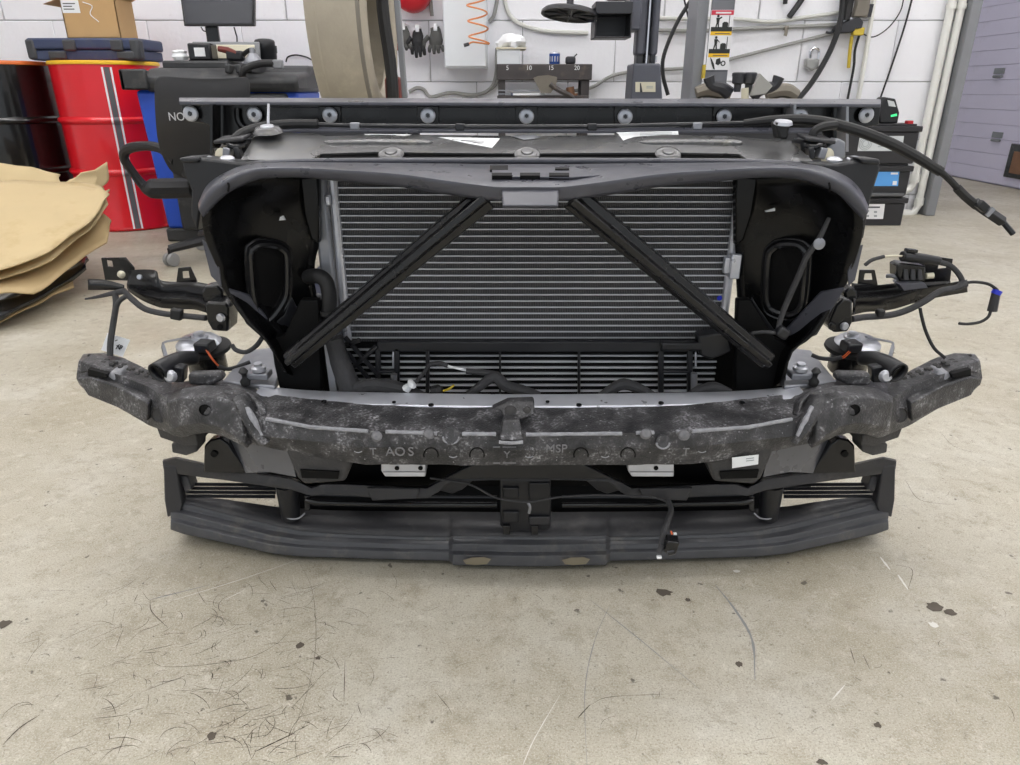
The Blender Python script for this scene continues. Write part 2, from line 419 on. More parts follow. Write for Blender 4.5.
# unseen ceiling luminaires, lengthened for streak reflections; last row added to brighten back wall
gl = 'long ceiling lights'
for ix, X in enumerate((-2.6, 0.0, 2.6)):
    for iy, Y in enumerate((-2.0, 0.4, 2.4, 4.1)):
        t = thing('unseen_ceiling_light', (X, Y, 3.5), 'unseen long white strip light hung under the workshop ceiling', 'light', gl)
        MB().bb(X-1.2, X+1.2, Y-0.13, Y+0.13, 3.5, 3.6).build('housing', 'cabinet_white', t)
        MB().bb(X-1.18, X+1.18, Y-0.11, Y+0.11, 3.47, 3.499).build('diffuser', 'lamp_white', t, bevel=0.01)

t = thing('unseen_ceiling_light', (3.65, 7.0, 3.5), 'added unseen strip light in the passage, brightening the lilac door', 'light')  # lamp added in the passage to brighten the lilac door
MB().bb(3.55, 3.75, 5.9, 8.1, 3.5, 3.6).build('housing', 'cabinet_white', t)
MB().bb(3.57, 3.73, 5.92, 8.08, 3.47, 3.499).build('diffuser', 'lamp_white', t, bevel=0.01)
# ------------------------------------------------------------------ floor marks
random.seed(11)
def ribbon(mb, pts, wd, z=0.0006):
    L_ = len(pts); vs = []; fs = []
    for i, p in enumerate(pts):
        a = pts[max(0, i-1)]; b = pts[min(L_-1, i+1)]; t = Vector((b.x-a.x, b.y-a.y, 0)); t.normalize(); n = Vector((-t.y, t.x, 0))
        k = wd*(0.25+0.75*math.sin(math.pi*(i+0.5)/L_))*random.uniform(0.6, 1.2)
        vs += [Vector((p.x, p.y, z))+n*k/2, Vector((p.x, p.y, z))-n*k/2]
    for i in range(L_-1): fs.append((2*i, 2*i+1, 2*i+3, 2*i+2))
    mb.add(vs, fs)
def scratch(mb, px, py, ln, ang, curl, wd):
    p = P(px, py, z=0); pts = [p]; a = ang
    for k in range(12):
        p = p+Vector((math.cos(a), math.sin(a), 0))*ln/12; a += curl/12+random.uniform(-.12, .12); pts.append(p)
    ribbon(mb, pts, wd)
dark = MB(); grey = MB(); white = MB()
for k in range(280):
    px = random.gauss(215, 95); py = random.uniform(585, 765)
    scratch(dark, px, py, random.uniform(0.006, 0.06), random.choice([random.gauss(0, .35), random.uniform(0, 3.1)]), random.gauss(0, 1.2), random.uniform(0.0004, 0.0011))
for k in range(70):
    scratch(dark, random.uniform(0, 1020), random.uniform(450, 765), random.uniform(0.008, 0.035), random.uniform(0, 6.3), random.gauss(0, 1.0), random.uniform(0.0004, 0.001))
def pxline(mb, pts, wd):
    ribbon(mb, catmull([P(x, y, z=0) for x, y in pts], 8), wd)
pxline(dark, [(150, 600), (152, 612), (168, 628)], 0.0015); pxline(dark, [(295, 625), (275, 645), (240, 660), (165, 667), (150, 652)], 0.0008)
pxline(dark, [(40, 715), (20, 728), (3, 745)], 0.0025); pxline(dark, [(298, 560), (312, 590), (316, 640), (308, 690), (290, 740)], 0.0006)
pxline(dark, [(345, 660), (344, 700)], 0.0012); pxline(dark, [(255, 752), (295, 733)], 0.002); pxline(dark, [(590, 705), (612, 697), (680, 694)], 0.0008); pxline(dark, [(578, 718), (590, 705)], 0.002)
pxline(dark, [(895, 565), (912, 570), (908, 590)], 0.0012); pxline(dark, [(850, 648), (855, 664)], 0.0014); pxline(dark, [(863, 655), (870, 670)], 0.0012)
pxline(dark, [(830, 495), (808, 478), (818, 460), (850, 455)], 0.0014); pxline(dark, [(905, 480), (920, 500), (955, 505)], 0.0012); pxline(dark, [(940, 432), (955, 447), (985, 455)], 0.0012)
pxline(grey, [(587, 770), (585, 690), (595, 640), (610, 605)], 0.0013); pxline(grey, [(590, 600), (640, 640), (700, 690)], 0.0016)
pxline(grey, [(715, 585), (735, 610), (752, 640), (755, 680)], 0.0045); pxline(grey, [(150, 600), (170, 595), (210, 585)], 0.003)
pxline(white, [(560, 695), (535, 738), (523, 765)], 0.0015); pxline(white, [(165, 603), (240, 580), (298, 560)], 0.0016); pxline(white, [(880, 557), (890, 570)], 0.004); pxline(white, [(898, 575), (908, 590)], 0.004)
pxline(white, [(845, 685), (832, 700)], 0.002); pxline(white, [(225, 600), (245, 590)], 0.0015)
for mb, nm in ((dark, 'dark'), (grey, 'grey'), (white, 'white')):
    mb.build('scratch_marks', 'floor_mark_'+nm, fl, smooth=False, kind='stuff')
def blot(px, py, rx, ry, m, name='stain'):
    c = P(px, py, z=0.0008); n = 14; b = MB(); vs = []
    k = (P(px+1, py, z=0)-P(px, py, z=0)).length; k2 = (P(px, py+1, z=0)-P(px, py, z=0)).length
    for i in range(n):
        a = 2*math.pi*i/n; r = random.uniform(0.65, 1.15); vs.append(c+Vector((math.cos(a)*rx*k*r, math.sin(a)*ry*k2*r, 0)))
    b.add(vs, [tuple(range(n))]); return b.build(name, m, fl, smooth=False)
for q in ((935, 607, 9, 5), (664, 592, 9, 4), (300, 645, 4, 3), (318, 658, 3, 2), (4, 624, 7, 4), (212, 736, 5, 4), (739, 664, 4, 3), (822, 762, 6, 3), (950, 612, 6, 3), (878, 725, 4, 3), (688, 600, 3, 2)):
    blot(*q, 'floor_mark_dark')
for q in ((934, 625, 5, 3), (737, 571, 4, 1.5)): blot(*q, 'floor_mark_white', 'paint_spot')

# ------------------------------------------------------------------ drums
def drum(X, Y, label, body, rim, stripe=False):
    t = thing('oil_drum', (X, Y, 0), label, 'drum')
    R = 0.292; prof = [(R-0.02, 0.0), (R, 0.004), (R+0.006, 0.015), (R, 0.03)]
    for zc in (0.345, 0.635):
        prof += [(R, zc-0.02), (R+.006, zc-.016), (R+0.013, zc-0.008), (R+0.015, zc), (R+.013, zc+.008), (R+.006, zc+.016), (R, zc+0.02)]
    prof += [(R, 0.92), (R, 0.937), (R-0.02, 0.94)]
    MB().lathe(prof, (X, Y, 0), n=56).build('shell', body, t, ang=24)
    MB().lathe([(R-0.006, 0.933), (R+0.007, 0.935), (R+0.009, 0.946), (R+0.004, 0.955), (R-0.008, 0.952), (R-0.012, 0.934)], (X, Y, 0), n=56).build('rim', rim, t, ang=60)
    if stripe:
        for da, hw, m, off in ((0, 0.014, 'stripe_grey', 0.0015), (-0.075, 0.005, 'sticker_white', 0.001), (0.075, 0.005, 'sticker_white', 0.001)):
            pr = [(r+off, z) for r, z in prof[2:-2]]; rows = []
            for da2 in (-1, 0, 1):
                an = -math.pi/2+0.5+da+da2*hw/R
                rows.append([Vector((X+r*math.cos(an), Y+r*math.sin(an), z)) for r, z in pr])
            MB().loft(rows, 1, 1).build('stripe', m, t, ang=24)
    return t
drum(-2.42, 4.62, 'red steel oil drum with yellow rim and grey stripe', 'drum_red', 'drum_yellow', True)
drum(-3.06, 4.58, 'glossy black steel oil drum with orange rim', 'drum_black', 'drum_orange')

# blue tool case on the red drum
c = Vector((-2.43, 4.6, 0.957)); t = thing('tool_case', c, 'scuffed blue plastic tool case lying on red drum', 'case')
MB().bb(c.x-.305, c.x+.305, c.y-.16, c.y+.16, .957, 1.01).build('case_base', 'case_blue', t, bevel=.008)
MB().bb(c.x-.315, c.x+.315, c.y-.165, c.y+.165, 1.013, 1.073).build('case_lid', 'case_blue', t, bevel=.012)
for dx in (-.295, .295):
    MB().bb(c.x+dx-.028, c.x+dx+.028, c.y-.17, c.y-.1, .96, 1.069).build('corner_guard', 'case_dark', t, bevel=.015)
for dx in (-.07, .2):
    MB().bb(c.x+dx-.035, c.x+dx+.035, c.y-.18, c.y-.155, 1.005, 1.065).build('latch', 'case_dark', t, bevel=.01)
for dx in (-.15, .24):
    MB().bb(c.x+dx-.05, c.x+dx+.05, c.y-.174, c.y-.155, .962, 1.005).build('clasp', 'case_dark', t, bevel=.008)
# carton on the case
c = P(95, 36, 4.5); z0 = 1.0735; t = thing('cardboard_box', (c.x, 4.62, z0), 'open brown cardboard box with shipping label on tool case', 'box')
bx = MB(); x0, x1, y0, y1, z1 = c.x-.16, c.x+.15, 4.5, 4.70, z0+.205
for q in ((x0, x1, y0, y0+.006, z0, z1), (x0, x1, y1-.006, y1, z0, z1), (x0, x0+.006, y0, y1, z0, z1), (x1-.006, x1, y0, y1, z0, z1), (x0, x1, y0, y1, z0, z0+.006)): bx.bb(*q)
bx.build('carton_body', 'carton', t)
MB().hexa([Vector((x1, y0, z1)), Vector((x1+.004, y0, z1)), Vector((x1+.004, y1, z1)), Vector((x1, y1, z1))], [Vector((x1+.09, y0-.02, z1+.05)), Vector((x1+.095, y0-.02, z1+.05)), Vector((x1+.095, y1, z1+.05)), Vector((x1+.09, y1, z1+.05))]).build('flap', 'carton', t)
MB().hexa([Vector((x0-.004, y0, z1)), Vector((x0, y0, z1)), Vector((x0, y1, z1)), Vector((x0-.004, y1, z1))], [Vector((x0-.1, y0, z1-.03)), Vector((x0-.095, y0, z1-.03)), Vector((x0-.095, y1, z1-.03)), Vector((x0-.1, y1, z1-.03))]).build('flap', 'carton', t)
MB().bb(x0+.005, x0+.105, y0-.0015, y0, z1-.075, z1-.01).build('shipping_label', 'paper', t)
for k, wd in enumerate((.07, .05, .06)): MB().bb(x0+.015, x0+.015+wd, y0-.0022, y0-.0012, z1-.03-.014*k, z1-.025-.014*k).build('label_print', 'print', t)
MB().tube([Vector((x0+.13, y0-.003, z1-.02)), Vector((x0+.18, y0-.004, z1-.04)), Vector((x0+.16, y0-.004, z1-.08)), Vector((x0+.2, y0-.003, z1-.12))], .0025, 5).build('torn_tape', 'paper', t)

# ------------------------------------------------------------------ diagnostic trolley
t = thing('workshop_trolley', (-1.62, 4.3, 0), 'blue workshop trolley with black moulded top tray', 'trolley')
YF, YB = 4.02, 4.5
xl, xr = -1.975, -1.12
MB().hexa([Vector((xl+.03, YF+.02, .07)), Vector((xr-.03, YF+.02, .07)), Vector((xr-.03, YB, .07)), Vector((xl+.03, YB, .07))], [Vector((xl, YF, .80)), Vector((xr, YF, .80)), Vector((xr, YB, .80)), Vector((xl, YB, .80))]).build('body', 'cart_blue', t, bevel=.02)
MB().bb(xl+.02, xr-.02, YF+.01, YB, 0.0, .075).build('plinth', 'cart_black', t, bevel=.012)
MB().bb(xl+.13, xr-.05, YF-.03, YF+.05, .07, .785).build('front_panel', 'cart_black', t, bevel=.02)
top = MB(); prof = [(YF-.03, .79), (YF-.05, .85), (YF+.04, .905), (YB-.06, .93), (YB+.01, .91), (YB+.01, .79)]
top.prism([Vector((xl+.07, y, z)) for y, z in prof], (xr-xl-.34, 0, 0)); top.build('top_housing', 'cart_black', t, bevel=.02)
cr = MB(); cr.bb(xl-.04, xl+.1, YF-.06, YF-.03, .80, .90); cr.bb(xl-.04, xl-.01, YF-.06, YB-.1, .80, .90); cr.bb(xl-.04, xl+.1, YF-.06, YB-.1, .80, .82)
cr.build('corner_tray', 'cart_black', t, bevel=.012)
pr2 = [(YF-.04, .79), (YF-.06, .85), (YF-.02, .875), (YF+.2, .89), (YF+.24, .925), (YB, .925), (YB, .79)]
MB().prism([Vector((xr-.3, y, z)) for y, z in pr2], (.32, 0, 0)).build('side_housing', 'cart_black', t, bevel=.02)
for k in range(3):
    MB().bb(xr-.36+.055*k, xr-.33+.055*k, YF-.02, YF+.3, .88, .925).build('divider_rib', 'cart_black', t, bevel=.008)
MB().tube([Vector((xr-.26, YF-.03, .83)), Vector((xr-.25, YF-.06, .89)), Vector((xr-.17, YF-.04, .925)), Vector((xr-.06, YF-.03, .925))], .018, 10).build('handle_hose', 'rubber', t)
MB().bb(xr-.1, xr-.05, YF-.05, YF-.01, .9, .945).build('hose_fitting', 'grey_paint', t, bevel=.008)
MB().bb(xl+.12, xr-.38, YF+.1, YB-.02, .90, .945).build('tray_wall', 'cart_black', t, bevel=.012)
# things on the trolley
ZT = .946
c = P(216, 62, 4.42); t = thing('computer_monitor', (c.x, 4.42, ZT), 'black flat computer monitor on a stand over the trolley', 'monitor')
MB().bb(c.x-.12, c.x+.12, 4.33, 4.5, ZT, ZT+.012).build('foot', 'plastic_gloss', t, bevel=.005)
MB().bb(c.x-.035, c.x+.035, 4.42, 4.445, ZT+.012, ZT+.32).build('stand', 'plastic_gloss', t, bevel=.004)
a = P(179, -32, 4.40); b_ = P(253, 26, 4.36)
mp = MB(); mp.hexa([P(184, 26, 4.36), P(254, 26, 4.36), P(254, 26, 4.36)+Vector((0, .035, 0)), P(184, 26, 4.36)+Vector((0, .035, 0))], [P(176, -34, 4.42), P(254, -34, 4.42), P(254, -34, 4.42)+Vector((0, .035, 0)), P(176, -34, 4.42)+Vector((0, .035, 0))])
mp.build('bezel', 'plastic', t, bevel=.004)
sp = MB(); sp.hexa([P(186, 23.5, 4.357), P(252, 23.5, 4.357), P(252, 23.5, 4.36), P(186, 23.5, 4.36)], [P(178.5, -31, 4.414), P(252, -31, 4.414), P(252, -31, 4.418), P(178.5, -31, 4.418)]); sp.build('screen', 'screen', t)
MB().tube([P(201, 27, 4.41), P(204, 31, 4.42), P(211, 31, 4.43)], .004, 6).build('power_lead', 'cable_black', t)
MB().tube([P(234, 27, 4.41), P(236, 34, 4.42), P(237, 38, 4.43), P(237, 50, 4.43)], .004, 6).build('video_lead', 'cable_black', t)
c = P(202, 60, 4.16); t = thing('charger_box', (c.x, 4.2, ZT), 'small black box with white label on trolley tray', 'device')
MB().bb(c.x-.062, c.x+.062, 4.14, 4.24, ZT, ZT+.085).build('body', 'plastic_gloss', t, bevel=.01)
MB().bb(c.x-.025, c.x+.03, 4.137, 4.14, ZT+.02, ZT+.062).build('label_plate', 'paper', t)
c = P(226, 49, 4.32); t = thing('keyboard_tray', (c.x, 4.3, ZT), 'pale plastic tray in dark frame below the monitor', 'tray')
MB().hexa([Vector((c.x-.19, 4.29, ZT)), Vector((c.x+.19, 4.29, ZT)), Vector((c.x+.19, 4.315, ZT)), Vector((c.x-.19, 4.315, ZT))], [Vector((c.x-.18, 4.31, ZT+.1)), Vector((c.x+.19, 4.31, ZT+.1)), Vector((c.x+.19, 4.328, ZT+.1)), Vector((c.x-.18, 4.328, ZT+.1))]).build('frame', 'grey_paint', t, bevel=.006)
MB().hexa([Vector((c.x-.165, 4.283, ZT+.015)), Vector((c.x+.165, 4.283, ZT+.015)), Vector((c.x+.165, 4.29, ZT+.015)), Vector((c.x-.165, 4.29, ZT+.015))], [Vector((c.x-.16, 4.302, ZT+.085)), Vector((c.x+.165, 4.302, ZT+.085)), Vector((c.x+.165, 4.31, ZT+.085)), Vector((c.x-.16, 4.31, ZT+.085))]).build('inner_panel', 'cream', t, bevel=.003)
c = P(266, 55, 4.4); t = thing('black_jar', (c.x, 4.4, .946), 'black plastic jar with ridged lid beside the trolley clutter', 'jar')
MB().lathe([(.05, 0), (.058, .01), (.06, .045), (.064, .05), (.064, .085)], (c.x, 4.4, .946)).build('body', 'plastic', t, ang=50)
MB().lathe([(.056, .085), (.056, .105), (.05, .115), (.03, .12)], (c.x, 4.4, .946)).build('lid', 'plastic', t, ang=50)
c = P(256, 57, 4.15); t = thing('metal_funnel', (c.x, 4.1, .926), 'small dull metal funnel lying on trolley top', 'funnel')
MB().lathe([(.052, 0), (.05, .012), (.022, .05), (.014, .055), (.012, .08)], (c.x, 4.1, .926)).build('cone', 'alu_dull', t, ang=50)
MB().lathe([(.056, 0), (.056, .006)], (c.x, 4.1, .926)).build('funnel_rim', 'alu_dull', t)
c = P(233, 56, 4.2); t = thing('cable_clamp', (c.x, 4.2, ZT), 'black and red battery clamp lying on trolley tray', 'clamp')
MB().tube([Vector((c.x-.07, 4.19, ZT+.06)), Vector((c.x-.02, 4.19, ZT+.05)), Vector((c.x+.03, 4.18, ZT+.035))], [.014, .018, .012], 8).build('red_grip', 'dark_red', t)
MB().bb(c.x-.03, c.x+.06, 4.17, 4.23, ZT, ZT+.05).build('jaw', 'plastic', t, bevel=.012)
MB().tube([Vector((c.x+.06, 4.19, ZT+.03)), Vector((c.x+.1, 4.17, ZT+.05)), Vector((c.x+.13, 4.16, ZT+.045))], .012, 8).build('lead', 'rubber', t)
c = P(181, 60, 4.2); t = MB()
t.lathe([(.0, 0), (.035, .004), (.045, .02), (.03, .035), (.035, .045), (.01, .05)], (c.x, 4.2, ZT), n=11)
tag(t.build('paper_towel', 'paper', disp=.012, dscale=.03), 'crumpled white paper towel on the trolley corner', 'towel')

# ------------------------------------------------------------------ office chair (seen from behind)
CYc = 3.62; cxx = P(206, 120, 3.45).x
t = thing('office_chair', (cxx, CYc, 0), 'black office chair with curved backrest seen from behind', 'chair')
rows = []
for (yy, xa, xb, dep) in ((78, 163, 246, 3.40), (82, 158, 249, 3.40), (95, 157, 250, 3.39), (120, 158, 250, 3.40), (140, 160, 249, 3.44), (158, 166, 245, 3.48), (170, 174, 238, 3.52), (176, 186, 228, 3.54)):
    rows.append([P(xa, yy, dep+.05), P(xa*.75+xb*.25, yy, dep+.012), P((xa+xb)/2, yy, dep), P(xa*.25+xb*.75, yy, dep+.012), P(xb, yy, dep+.05)])
MB().loft(rows, 4, 3, True, True).build('backrest', 'chair_black', t, solid=.035, bevel=.01)
text('NO', .05, P(176.5, 117, 3.385), (math.pi/2, 0, -.12), 'text_silver', t)
MB().lathe([(.23, 0), (.25, .02), (.24, .06), (.2, .075)], (cxx+.02, 3.66, .40), n=28).build('seat', 'chair_black', t, ang=60, bevel=.01)
MB().tube([P(216, 165, 3.55), P(216, 185, 3.58), P(218, 195, 3.7)], .03, 8).build('back_bracket', 'chair_plastic', t)
for s_, nm in ((-1, 'arm'), (1, 'arm')):
    if s_ < 0: pth = [P(176, 160, 3.52), P(162, 149, 3.54), P(145, 146, 3.56), P(128, 149, 3.6), P(124, 158, 3.62), P(132, 171, 3.64), P(143, 185, 3.66), P(152, 188.5, 3.66), P(168, 188.5, 3.67), P(192, 188, 3.68)]
    else: pth = [P(236, 152, 3.56), P(258, 146, 3.56), P(276, 147, 3.6), P(288, 156, 3.66), P(284, 168, 3.7), P(274, 180, 3.72), P(262, 188, 3.72), P(240, 190, 3.75)]
    MB().tube(pth, [.03, .024, .022, .024, .022, .02, .024, .05, .052, .05], 10, 5).build('armrest', 'chair_plastic', t)
MB().cyl((cxx, CYc, .09), (cxx, CYc, .40), .028).build('gas_column', 'chair_plastic', t)
cb = (P(157, 262, z=.03), P(205, 268, z=.03))
for k in range(5):
    a = math.atan2(cb[0].y-CYc, cb[0].x-cxx)+math.radians(72*k); e = Vector((cxx+.33*math.cos(a), CYc+.33*math.sin(a), .085))
    lg = MB().tube([Vector((cxx, CYc, .12)), Vector((cxx+.15*math.cos(a), CYc+.15*math.sin(a), .11)), e], [.032, .026, .02], 8, 3).build('base_leg', 'chair_plastic', t)
    ax = Vector((-math.sin(a+.5), math.cos(a+.5), 0))*.011
    for s_ in (-1, 1):
        MB().cyl(Vector((e.x, e.y, .033))+ax*s_*.4, Vector((e.x, e.y, .033))+ax*s_*2.2, .033, 14).build('caster', 'caster_grey', lg, bevel=.004)
    MB().cyl((e.x, e.y, .04), (e.x, e.y, .09), .01, 8).build('caster_stem', 'chair_plastic', lg)

# ------------------------------------------------------------------ flattened cartons and a bumper on the floor
def sheet(name, label, rows, m, th=.006):
    o = MB().loft([[Q(q)+Vector((random.uniform(-.012, .012), random.uniform(-.015, .015), 0)) for q in r] for r in rows], 4, 4, False, True).build(name, m, solid=th, disp=.022, dscale=.3)
    return tag(o, label, 'cardboard' if 'carton' in m else 'bumper')
sheet('carton_sheet', 'large pale cardboard sheet lying topmost on the stack', [
    [(-60, 300, 2.42), (0, 272, 2.5), (50, 252, 2.68), (88, 222, 2.95), (108, 193, 3.25)],
    [(-60, 245, 2.72), (0, 238, 2.75), (48, 228, 2.85), (82, 208, 3.1), (103, 188, 3.35)],
    [(-60, 205, 3.0), (0, 202, 3.05), (48, 198, 3.15), (80, 192, 3.3), (100, 186, 3.5)],
    [(-60, 185, 3.3), (0, 182, 3.35), (48, 182, 3.4), (78, 183, 3.5), (96, 183, 3.6)]], 'carton_light')
sheet('carton_sheet', 'cardboard sheet showing as pale edge just under top sheet', [
    [(-60, 306, 2.45), (0, 280, 2.53), (50, 259, 2.71), (88, 230, 2.98), (107, 204, 3.25)],
    [(-60, 255, 2.75), (0, 248, 2.78), (48, 238, 2.88), (84, 216, 3.13), (106, 196, 3.36)],
    [(-60, 214, 3.03), (0, 211, 3.08), (48, 207, 3.18), (82, 201, 3.33), (108, 187, 3.52)]], 'carton_light')
sheet('carton_flap', 'upright cardboard flap torn in two behind top sheet', [
    [(-60, 186, 3.38), (0, 184, 3.42), (30, 185, 3.45), (62, 188, 3.5)],
    [(-60, 172, 3.43), (0, 173, 3.46), (30, 174, 3.5), (60, 178, 3.54)],
    [(-60, 158, 3.45), (0, 165, 3.48), (30, 168, 3.52), (60, 174, 3.56)]], 'carton_light')
sheet('carton_flap', 'jagged cardboard corner flap bent up toward red drum', [
    [(66, 190, 3.56), (78, 190, 3.58), (92, 190, 3.6), (104, 189, 3.66)],
    [(65, 182, 3.58), (78, 180, 3.6), (94, 178, 3.64), (109, 180, 3.7)],
    [(68, 178, 3.6), (80, 173, 3.62), (96, 170, 3.66), (109, 162, 3.72)]], 'carton_light')
sheet('carton_sheet', 'creased cardboard sheet curling out below top sheet', [
    [(-60, 322, 2.36), (0, 296, 2.44), (30, 296, 2.5), (62, 272, 2.75), (106, 241, 3.06), (109, 224, 3.2)],
    [(-60, 290, 2.52), (0, 280, 2.57), (30, 268, 2.72), (62, 250, 2.95), (100, 226, 3.2), (108, 222, 3.28)],
    [(-60, 272, 2.68), (0, 258, 2.75), (30, 248, 2.9), (62, 238, 3.1), (96, 222, 3.35), (107, 214, 3.4)]], 'carton_dim')
sheet('bumper_cover', 'black plastic bumper cover squeezed between cardboard sheets', [
    [(-60, 340, 2.36), (0, 318, 2.42), (35, 300, 2.62), (70, 281, 2.88), (86, 268, 3.02)],
    [(-60, 325, 2.41), (0, 304, 2.49), (35, 288, 2.7), (70, 272, 2.96), (86, 262, 3.08)],
    [(-60, 312, 2.6), (0, 296, 2.68), (35, 280, 2.86), (70, 266, 3.08), (86, 258, 3.14)]], 'plastic_gloss', .02)
sheet('carton_sheet', 'ragged cardboard sheet at bottom of stack on floor', [
    [(-60, 352, 2.27), (0, 322, 2.46), (22, 312, 2.55), (52, 296, 2.73), (70, 288, 2.83)],
    [(-60, 345, 2.3), (0, 314, 2.52), (22, 302, 2.64), (52, 288, 2.82), (72, 281, 2.91)],
    [(-60, 330, 2.4), (0, 304, 2.62), (22, 292, 2.76), (52, 281, 2.92), (72, 276, 2.98)]], 'carton_dim')
# ------------------------------------------------------------------ tyre on a wheel stand
TX = (P(308, 50, 2.65).x+P(363, 50, 2.65).x)/2
R = 0.40; hw = (P(363, 50, 2.65).x-P(308, 50, 2.65).x)/2; TYc = 2.65+R; TZ = 1.06
t = thing('wheel_stand', (TX, TYc, 0), 'dark steel wheel stand with black post behind the tyre', 'stand')
MB().bb(TX-.3, TX+.36, TYc-.3, TYc+.3, .0, .045).build('base_plate', 'machine_dark', t, bevel=.01)
MB().bb(TX-.16, TX+.16, TYc-.2, TYc+.2, .045, .60).build('pedestal', 'machine_dark', t, bevel=.02)
for s_ in (-1, 1): MB().bb(TX-.2, TX+.2, TYc+s_*.2-.03, TYc+s_*.2+.03, .60, .71 if s_ < 0 else .71).build('cradle', 'machine_dark', t, bevel=.01)
x1 = P(396, 95, TYc-.2)
MB().tube([P(381, -40, TYc-.25), P(383, 10, TYc-.25), P(390, 60, TYc-.25), P(393, 97, TYc-.25), P(393, 150, TYc-.2), Vector((P(393, 150, TYc-.2).x, TYc-.2, .04))], .022, 10).build('post', 'rubber', t)
MB().prism([P(391, -30, TYc-.2), P(397, -30, TYc-.2), P(407, 98, TYc-.2), P(402, 98, TYc-.2)], (0, .03, 0)).build('lever', 'grey_paint', t, bevel=.003)
MB().bb(P(384, 80, TYc-.1).x, P(399, 80, TYc-.1).x, TYc-.1, TYc+.0, .60, P(390, 76, TYc-.1).z).build('gear_case', 'dark_red', t, bevel=.015)
ty = thing('tyre', (TX, TYc, TZ-R), 'worn muddy tyre standing upright on the wheel stand', 'tyre')
pr = [(R-.13, -hw*.72), (R-.10, -hw*.98), (R-.05, -hw*1.04), (R-.014, -hw*.97), (R-.004, -hw*.86), (R, -hw*.5), (R+.002, 0), (R, hw*.5), (R-.004, hw*.86), (R-.014, hw*.97), (R-.05, hw*1.04), (R-.10, hw*.98), (R-.13, hw*.72)]
MB().lathe(pr, (TX, TYc, TZ), (1, 0, 0), n=72, cap=False).build('carcass', 'tyre', ty, solid=.014, ang=60)
for dx in (-.62, -.1, .45):
    MB().lathe([(R-.004, -.006), (R+.007, -.003), (R+.007, .003), (R-.004, .006)], (TX+hw*dx, TYc, TZ), (1, 0, 0), n=72, cap=False).build('tread_rib', 'tyre', ty)
MB().lathe([(R-.012, -.012), (R+.003, -.01), (R+.003, .01), (R-.012, .012)], (TX+hw*.86, TYc, TZ), (1, 0, 0), n=72, cap=False).build('shoulder_band', 'tyre_dark', ty)

# ------------------------------------------------------------------ wall equipment (left of centre)
def wall_tube(name, label, pts, r, m, cat='cable', sm=6, group=None):
    return tag(MB().tube([P(*q) for q in pts], r, 7, sm).build(name, m), label, cat, group)
W = WY-.03
wall_tube('wall_cable', 'grey cable hanging in loops below the white cabinet', [(409, 92, W), (417, 88, W), (424, 90, W), (431, 97, W), (450, 93, W), (475, 95, W), (490, 89, W), (496, 75, W), (497, 48, W)], .012, 'cable_grey')
wall_tube('wall_cable', 'second grey cable running beside loops under the cabinet', [(462, 99, W), (478, 95, W), (495, 86, W), (499, 70, W), (499, 52, W)], .009, 'cable_grey')
wall_tube('wall_cable', 'pale hose curving down beside cabinet toward black holder box', [(503, -10, W), (508, 12, W), (520, 24, W), (545, 31, W), (588, 33, W)], .013, 'cable_white')
wall_tube('wall_cable', 'short green grey hose beside orange coil on wall', [(498, -5, W), (494, 15, W), (489, 22, W)], .012, 'cable_grey')
wall_tube('wall_cable', 'grey cable rising along wall behind the lift post', [(560, 92, W), (590, 88, W), (612, 76, W), (640, 71, W), (700, 67, W), (735, 58, W), (790, 44, W), (838, 32, W)], .011, 'cable_grey')
wall_tube('wall_cable', 'cream cable sagging across wall behind lift post', [(655, 18, W), (690, 19, W), (735, 19, W), (770, 22, W), (800, 18, W), (838, 13, W)], .012, 'cable_white')
wall_tube('conduit', 'straight grey conduit clipped across the wall blocks', [(655, 30, W), (700, 31, W), (760, 28, W), (840, 25, W)], .012, 'cable_grey', 'conduit')
wall_tube('wall_cable', 'black hose curving down wall beside black column', [(697, -8, W-.3), (688, 5, W-.3), (676, 25, W-.3), (664, 55, W-.3), (663, 75, W-.3), (668, 95, W-.3)], .012, 'cable_black')
wall_tube('wall_cable', 'thin black cord slanting down to the lift post', [(683, -6, W-.1), (690, 25, W-.1), (698, 55, W-.1)], .006, 'cable_black', sm=3)
wall_tube('wall_cable', 'thin loop of wire sticking up behind trolley', [(286, 62, W), (288, 57, W), (296, 55, W), (306, 57, W), (312, 60, W)], .005, 'cable_black')
# white cabinet
a = P(444.5, 68, 4.8); b_ = P(487, -10, 4.8); t = thing('wall_cabinet', (a.x, 4.9, a.z), 'white metal wall cabinet beside the hanging gloves', 'cabinet')
zc0 = a.z; MB().bb(a.x, a.x+.265, 4.8, WY-.005, zc0, zc0+.62).build('body', 'cabinet_white', t, bevel=.006)
MB().bb(a.x+.006, a.x+.259, 4.79, 4.80, zc0+.008, zc0+.612).build('door', 'cabinet_white', t, bevel=.004)
# orange coil hose
pts = []
for k in range(0, 12*4+1):
    an = 2*math.pi*k/12; z = 1.42-.082*k/12; x = P(476, 20, 4.66).x
    pts.append(Vector((x+.058*math.cos(an)+.004*k/12, 4.66+.053*math.sin(an), z-.0+.01)))
zt = P(470, 44, 4.66).z
dz = zt-pts[-1].z; pts = [p+Vector((0, 0, dz)) for p in pts]
pts = pts+[P(473, 42, 4.66), P(469, 44, 4.64)]
pts = [Vector((pts[0].x, pts[0].y+.12, 3.6-.01)), Vector((pts[0].x, pts[0].y+.06, pts[0].z+.5))]+pts
t = thing('coiled_air_hose', (pts[-1].x, 4.66, zt), 'orange coiled air hose hanging in front of white cabinet', 'hose')
MB().tube(pts, .005, 6, 2).build('coil', 'hose_orange', t)
MB().cyl(pts[-1], pts[-1]+Vector((-.03, -.005, -.008)), .01, 8).build('nozzle', 'machine_dark', t)
